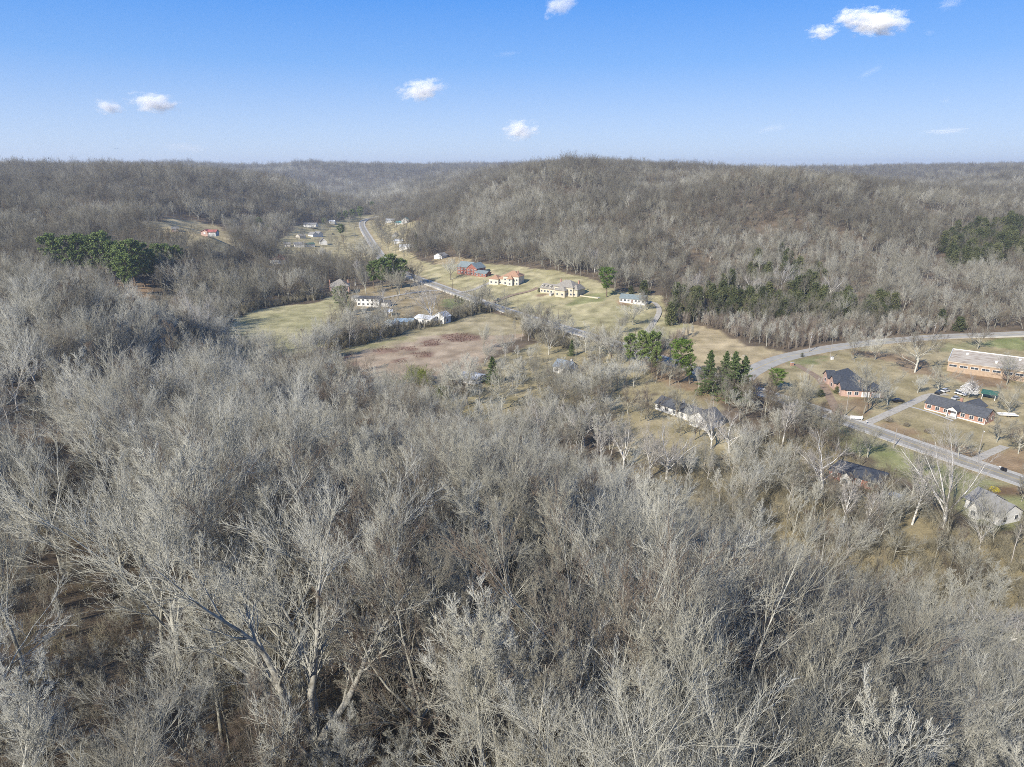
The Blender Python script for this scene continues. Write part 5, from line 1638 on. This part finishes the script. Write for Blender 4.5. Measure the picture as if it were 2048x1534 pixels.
for v_ in bmx.verts: v_.co *= 1 + .25 * math.sin(v_.co.x * 5) * math.cos(v_.co.y * 4 + 1); v_.co.z *= .7
mb_ = bpy.data.meshes.new('boulder'); bmx.to_mesh(mb_); bmx.free(); mb_.materials.append(M_CONC); link('stone', mb_, o)

# white blossoming tree behind the brick ranch house
x, y = proj(1936, 796); z = float(ground(np.array([x]), np.array([y]))[0])
gg = np.random.default_rng(77)
o = empty('white_tree', (x, y, z), 0, label='round white tree, brightest of all, behind the brick ranch house', cat='tree')
dep = float(to_px(np.array([x]), np.array([y]), np.array([z]))[2][0]); R_ = 17 * dep / FPX
a_, c_ = hardwood(610, R_ * 2.0, 'vase', 1, .2, 1.3)
cg = Geo(); N_ = 3800
v3 = nrm(gg.normal(0, 1, (N_, 3))); v3[:, 2] = np.abs(v3[:, 2]); rr = gg.random((N_, 1)) ** .3 * (1 + .12 * np.sin(v3[:, 0:1] * 9) * np.cos(v3[:, 1:2] * 8))
cg.leaves(v3 * rr * np.array([R_, R_, R_ * 1.25]) + np.array([0, 0, R_ * .7]), .2, gg)
link('trunk', join_geo('limbs', [a_, c_], [M_BARK, M_SYCT]), o); link('crown', cg.mesh('crown', flat_mat('white_blossom', (.78, .77, .76), .9, .1, .05)), o)

# radio mast on the far ridge and two birds in front of it
x, y, _z = at_f(232, 330, 2300)
z = float(ground(np.array([x]), np.array([y]))[0])
o = empty('radio_mast', (x, y, z), 0, label='thin radio mast standing up from the far left ridge', cat='mast')
link('lattice', tube_me('lattice', [((sx, sy, -1), (sx, sy, 58), .35, .25) for sx, sy in ((-.6, -.4), (.6, -.4), (0, .6))] +
                        [((-.6, -.4, h_), (.6, -.4, h_ + 2), .15, .15) for h_ in range(0, 56, 4)], M_METAL, 5), o)
link('guy_wire', tube_me('guy_wire', [((0, 0, 50), (22, 8, 0), .06, .06)], M_METAL, 4), o)
link('guy_wire', tube_me('guy_wire', [((0, 0, 50), (-22, 8, 0), .06, .06)], M_METAL, 4), o)


def bird(px, py, F, lb, rz):
    x, y, z = at_f(px, py, F)
    V = [(0, -.22, 0), (0, .34, .03), (.09, 0, .05), (-.09, 0, .05), (0, 0, -.09), (.5, .02, .2), (.98, -.2, .12), (.45, -.16, .16), (-.5, .02, .2), (-.98, -.2, .12), (-.45, -.16, .16), (.1, -.42, .02), (-.1, -.42, .02)]
    F_ = [(0, 4, 2), (0, 3, 4), (1, 2, 4), (1, 4, 3), (1, 3, 2), (0, 2, 3), (2, 5, 7), (5, 6, 7), (3, 10, 8), (8, 10, 9), (0, 11, 12), (2, 7, 0), (3, 0, 10)]
    me = bpy.data.meshes.new('bird'); me.from_pydata(V, [], F_); me.materials.append(P_BLACK)
    b_ = link('bird', me, None, (x, y, z)); b_.rotation_euler = (0, .3, rz)
    return tag(b_, lb, 'bird')


bird(230, 297, 170, 'dark bird in flight just above the radio mast', .6)
bird(97, 317, 260, 'smaller dark bird low over the far left ridge', 2.2)

# ------------------------------------------------------------------ clouds, well above the haze
cm = bpy.data.materials.new('cloud_vapour'); cm.use_nodes = True
cn = cm.node_tree.nodes; cn.clear(); cl = cm.node_tree.links
co = cn.new('ShaderNodeOutputMaterial'); cv = cn.new('ShaderNodeVolumePrincipled')
tc = cn.new('ShaderNodeTexCoord'); no = cn.new('ShaderNodeTexNoise'); no.inputs['Scale'].default_value = 2.6; no.inputs['Detail'].default_value = 6; no.inputs['Roughness'].default_value = .6
oi = cn.new('ShaderNodeObjectInfo')
ov = cn.new('ShaderNodeVectorMath'); ov.operation = 'ADD'
cl.new(tc.outputs['Object'], ov.inputs[0]); cl.new(oi.outputs['Location'], ov.inputs[1])
cl.new(ov.outputs[0], no.inputs['Vector'])
le = cn.new('ShaderNodeVectorMath'); le.operation = 'LENGTH'; cl.new(tc.outputs['Object'], le.inputs[0])
m1 = cn.new('ShaderNodeMath'); m1.operation = 'MULTIPLY_ADD'; cl.new(no.outputs['Fac'], m1.inputs[0]); m1.inputs[1].default_value = 2.2; m1.inputs[2].default_value = -.42
m2 = cn.new('ShaderNodeMath'); m2.operation = 'SUBTRACT'; cl.new(m1.outputs[0], m2.inputs[0]); cl.new(le.outputs['Value'], m2.inputs[1])
at2 = cn.new('ShaderNodeAttribute'); at2.attribute_type = 'OBJECT'; at2.attribute_name = 'vapour'
m3 = cn.new('ShaderNodeMath'); m3.operation = 'MULTIPLY'; m3.use_clamp = False; cl.new(m2.outputs[0], m3.inputs[0]); cl.new(at2.outputs['Fac'], m3.inputs[1])
m4 = cn.new('ShaderNodeMath'); m4.operation = 'MAXIMUM'; cl.new(m3.outputs[0], m4.inputs[0]); m4.inputs[1].default_value = 0
cl.new(m4.outputs[0], cv.inputs['Density']); cv.inputs['Color'].default_value = (1, 1, 1, 1); cv.inputs['Anisotropy'].default_value = -.2
cl.new(cv.outputs[0], co.inputs['Volume'])
bmx = bmesh.new(); bmesh.ops.create_icosphere(bmx, subdivisions=4, radius=1.0)
cme = bpy.data.meshes.new('cloud'); bmx.to_mesh(cme); bmx.free(); cme.materials.append(cm)
for px, py, wx, hx, dens, tl, lb in [
    (1756, 44, 54, 21, .05, .08, 'largest bright white cloud at the upper right'), (1700, 34, 28, 15, .04, -.1, 'ragged left end of the largest cloud, touching it'),
    (1646, 64, 25, 12, .045, 0, 'small white cloud left of the largest one'), (845, 180, 42, 18, .04, -.15, 'white cloud over the middle left of the valley'),
    (310, 206, 42, 17, .04, .05, 'oval white cloud over the left ridge'), (217, 214, 25, 13, .04, .1, 'smaller white cloud left of the oval one'),
    (1040, 261, 34, 17, .04, -.1, 'white peaked cloud low over the middle of the hills'), (1122, 8, 32, 18, .02, -.4, 'white cloud cut off by the top edge'),
    (375, 296, 44, 9, .005, .1, 'faint flat bluish cloud low over the left ridge'), (1895, 262, 42, 6, .006, -.05, 'long thin cloud low at the right'),
    (1900, 8, 20, 10, .007, -.2, 'faint small cloud at the top right'), (1742, 143, 26, 6, .003, -.5, 'faint slanting wisp below the largest cloud'),
    (1892, 201, 9, 5, .006, 0, 'tiny white puff at the right'), (1545, 257, 34, 7, .003, -.2, 'faint streak of cloud right of the peaked one'), (1015, 108, 24, 4, .003, -.1, 'faint thin wisp above the peaked cloud'),
    (141, 300, 14, 4, .004, 0, 'faint tiny cloud near the left edge'), (1858, 66, 11, 6, .004, 0, 'faint tiny puff right of the largest cloud')]:
    F_ = 6000
    x, y, z = at_f(px, py, F_)
    s_ = F_ / CP / FPX
    c_ = link('cloud', cme, None, (x, y, z)); c_.scale = (wx * s_ * 1.25, wx * s_ * .8, hx * s_ * 1.35); c_.rotation_euler = (0, tl, -math.atan2(x, y))
    c_['vapour'] = dens
    tag(c_, lb, 'cloud')
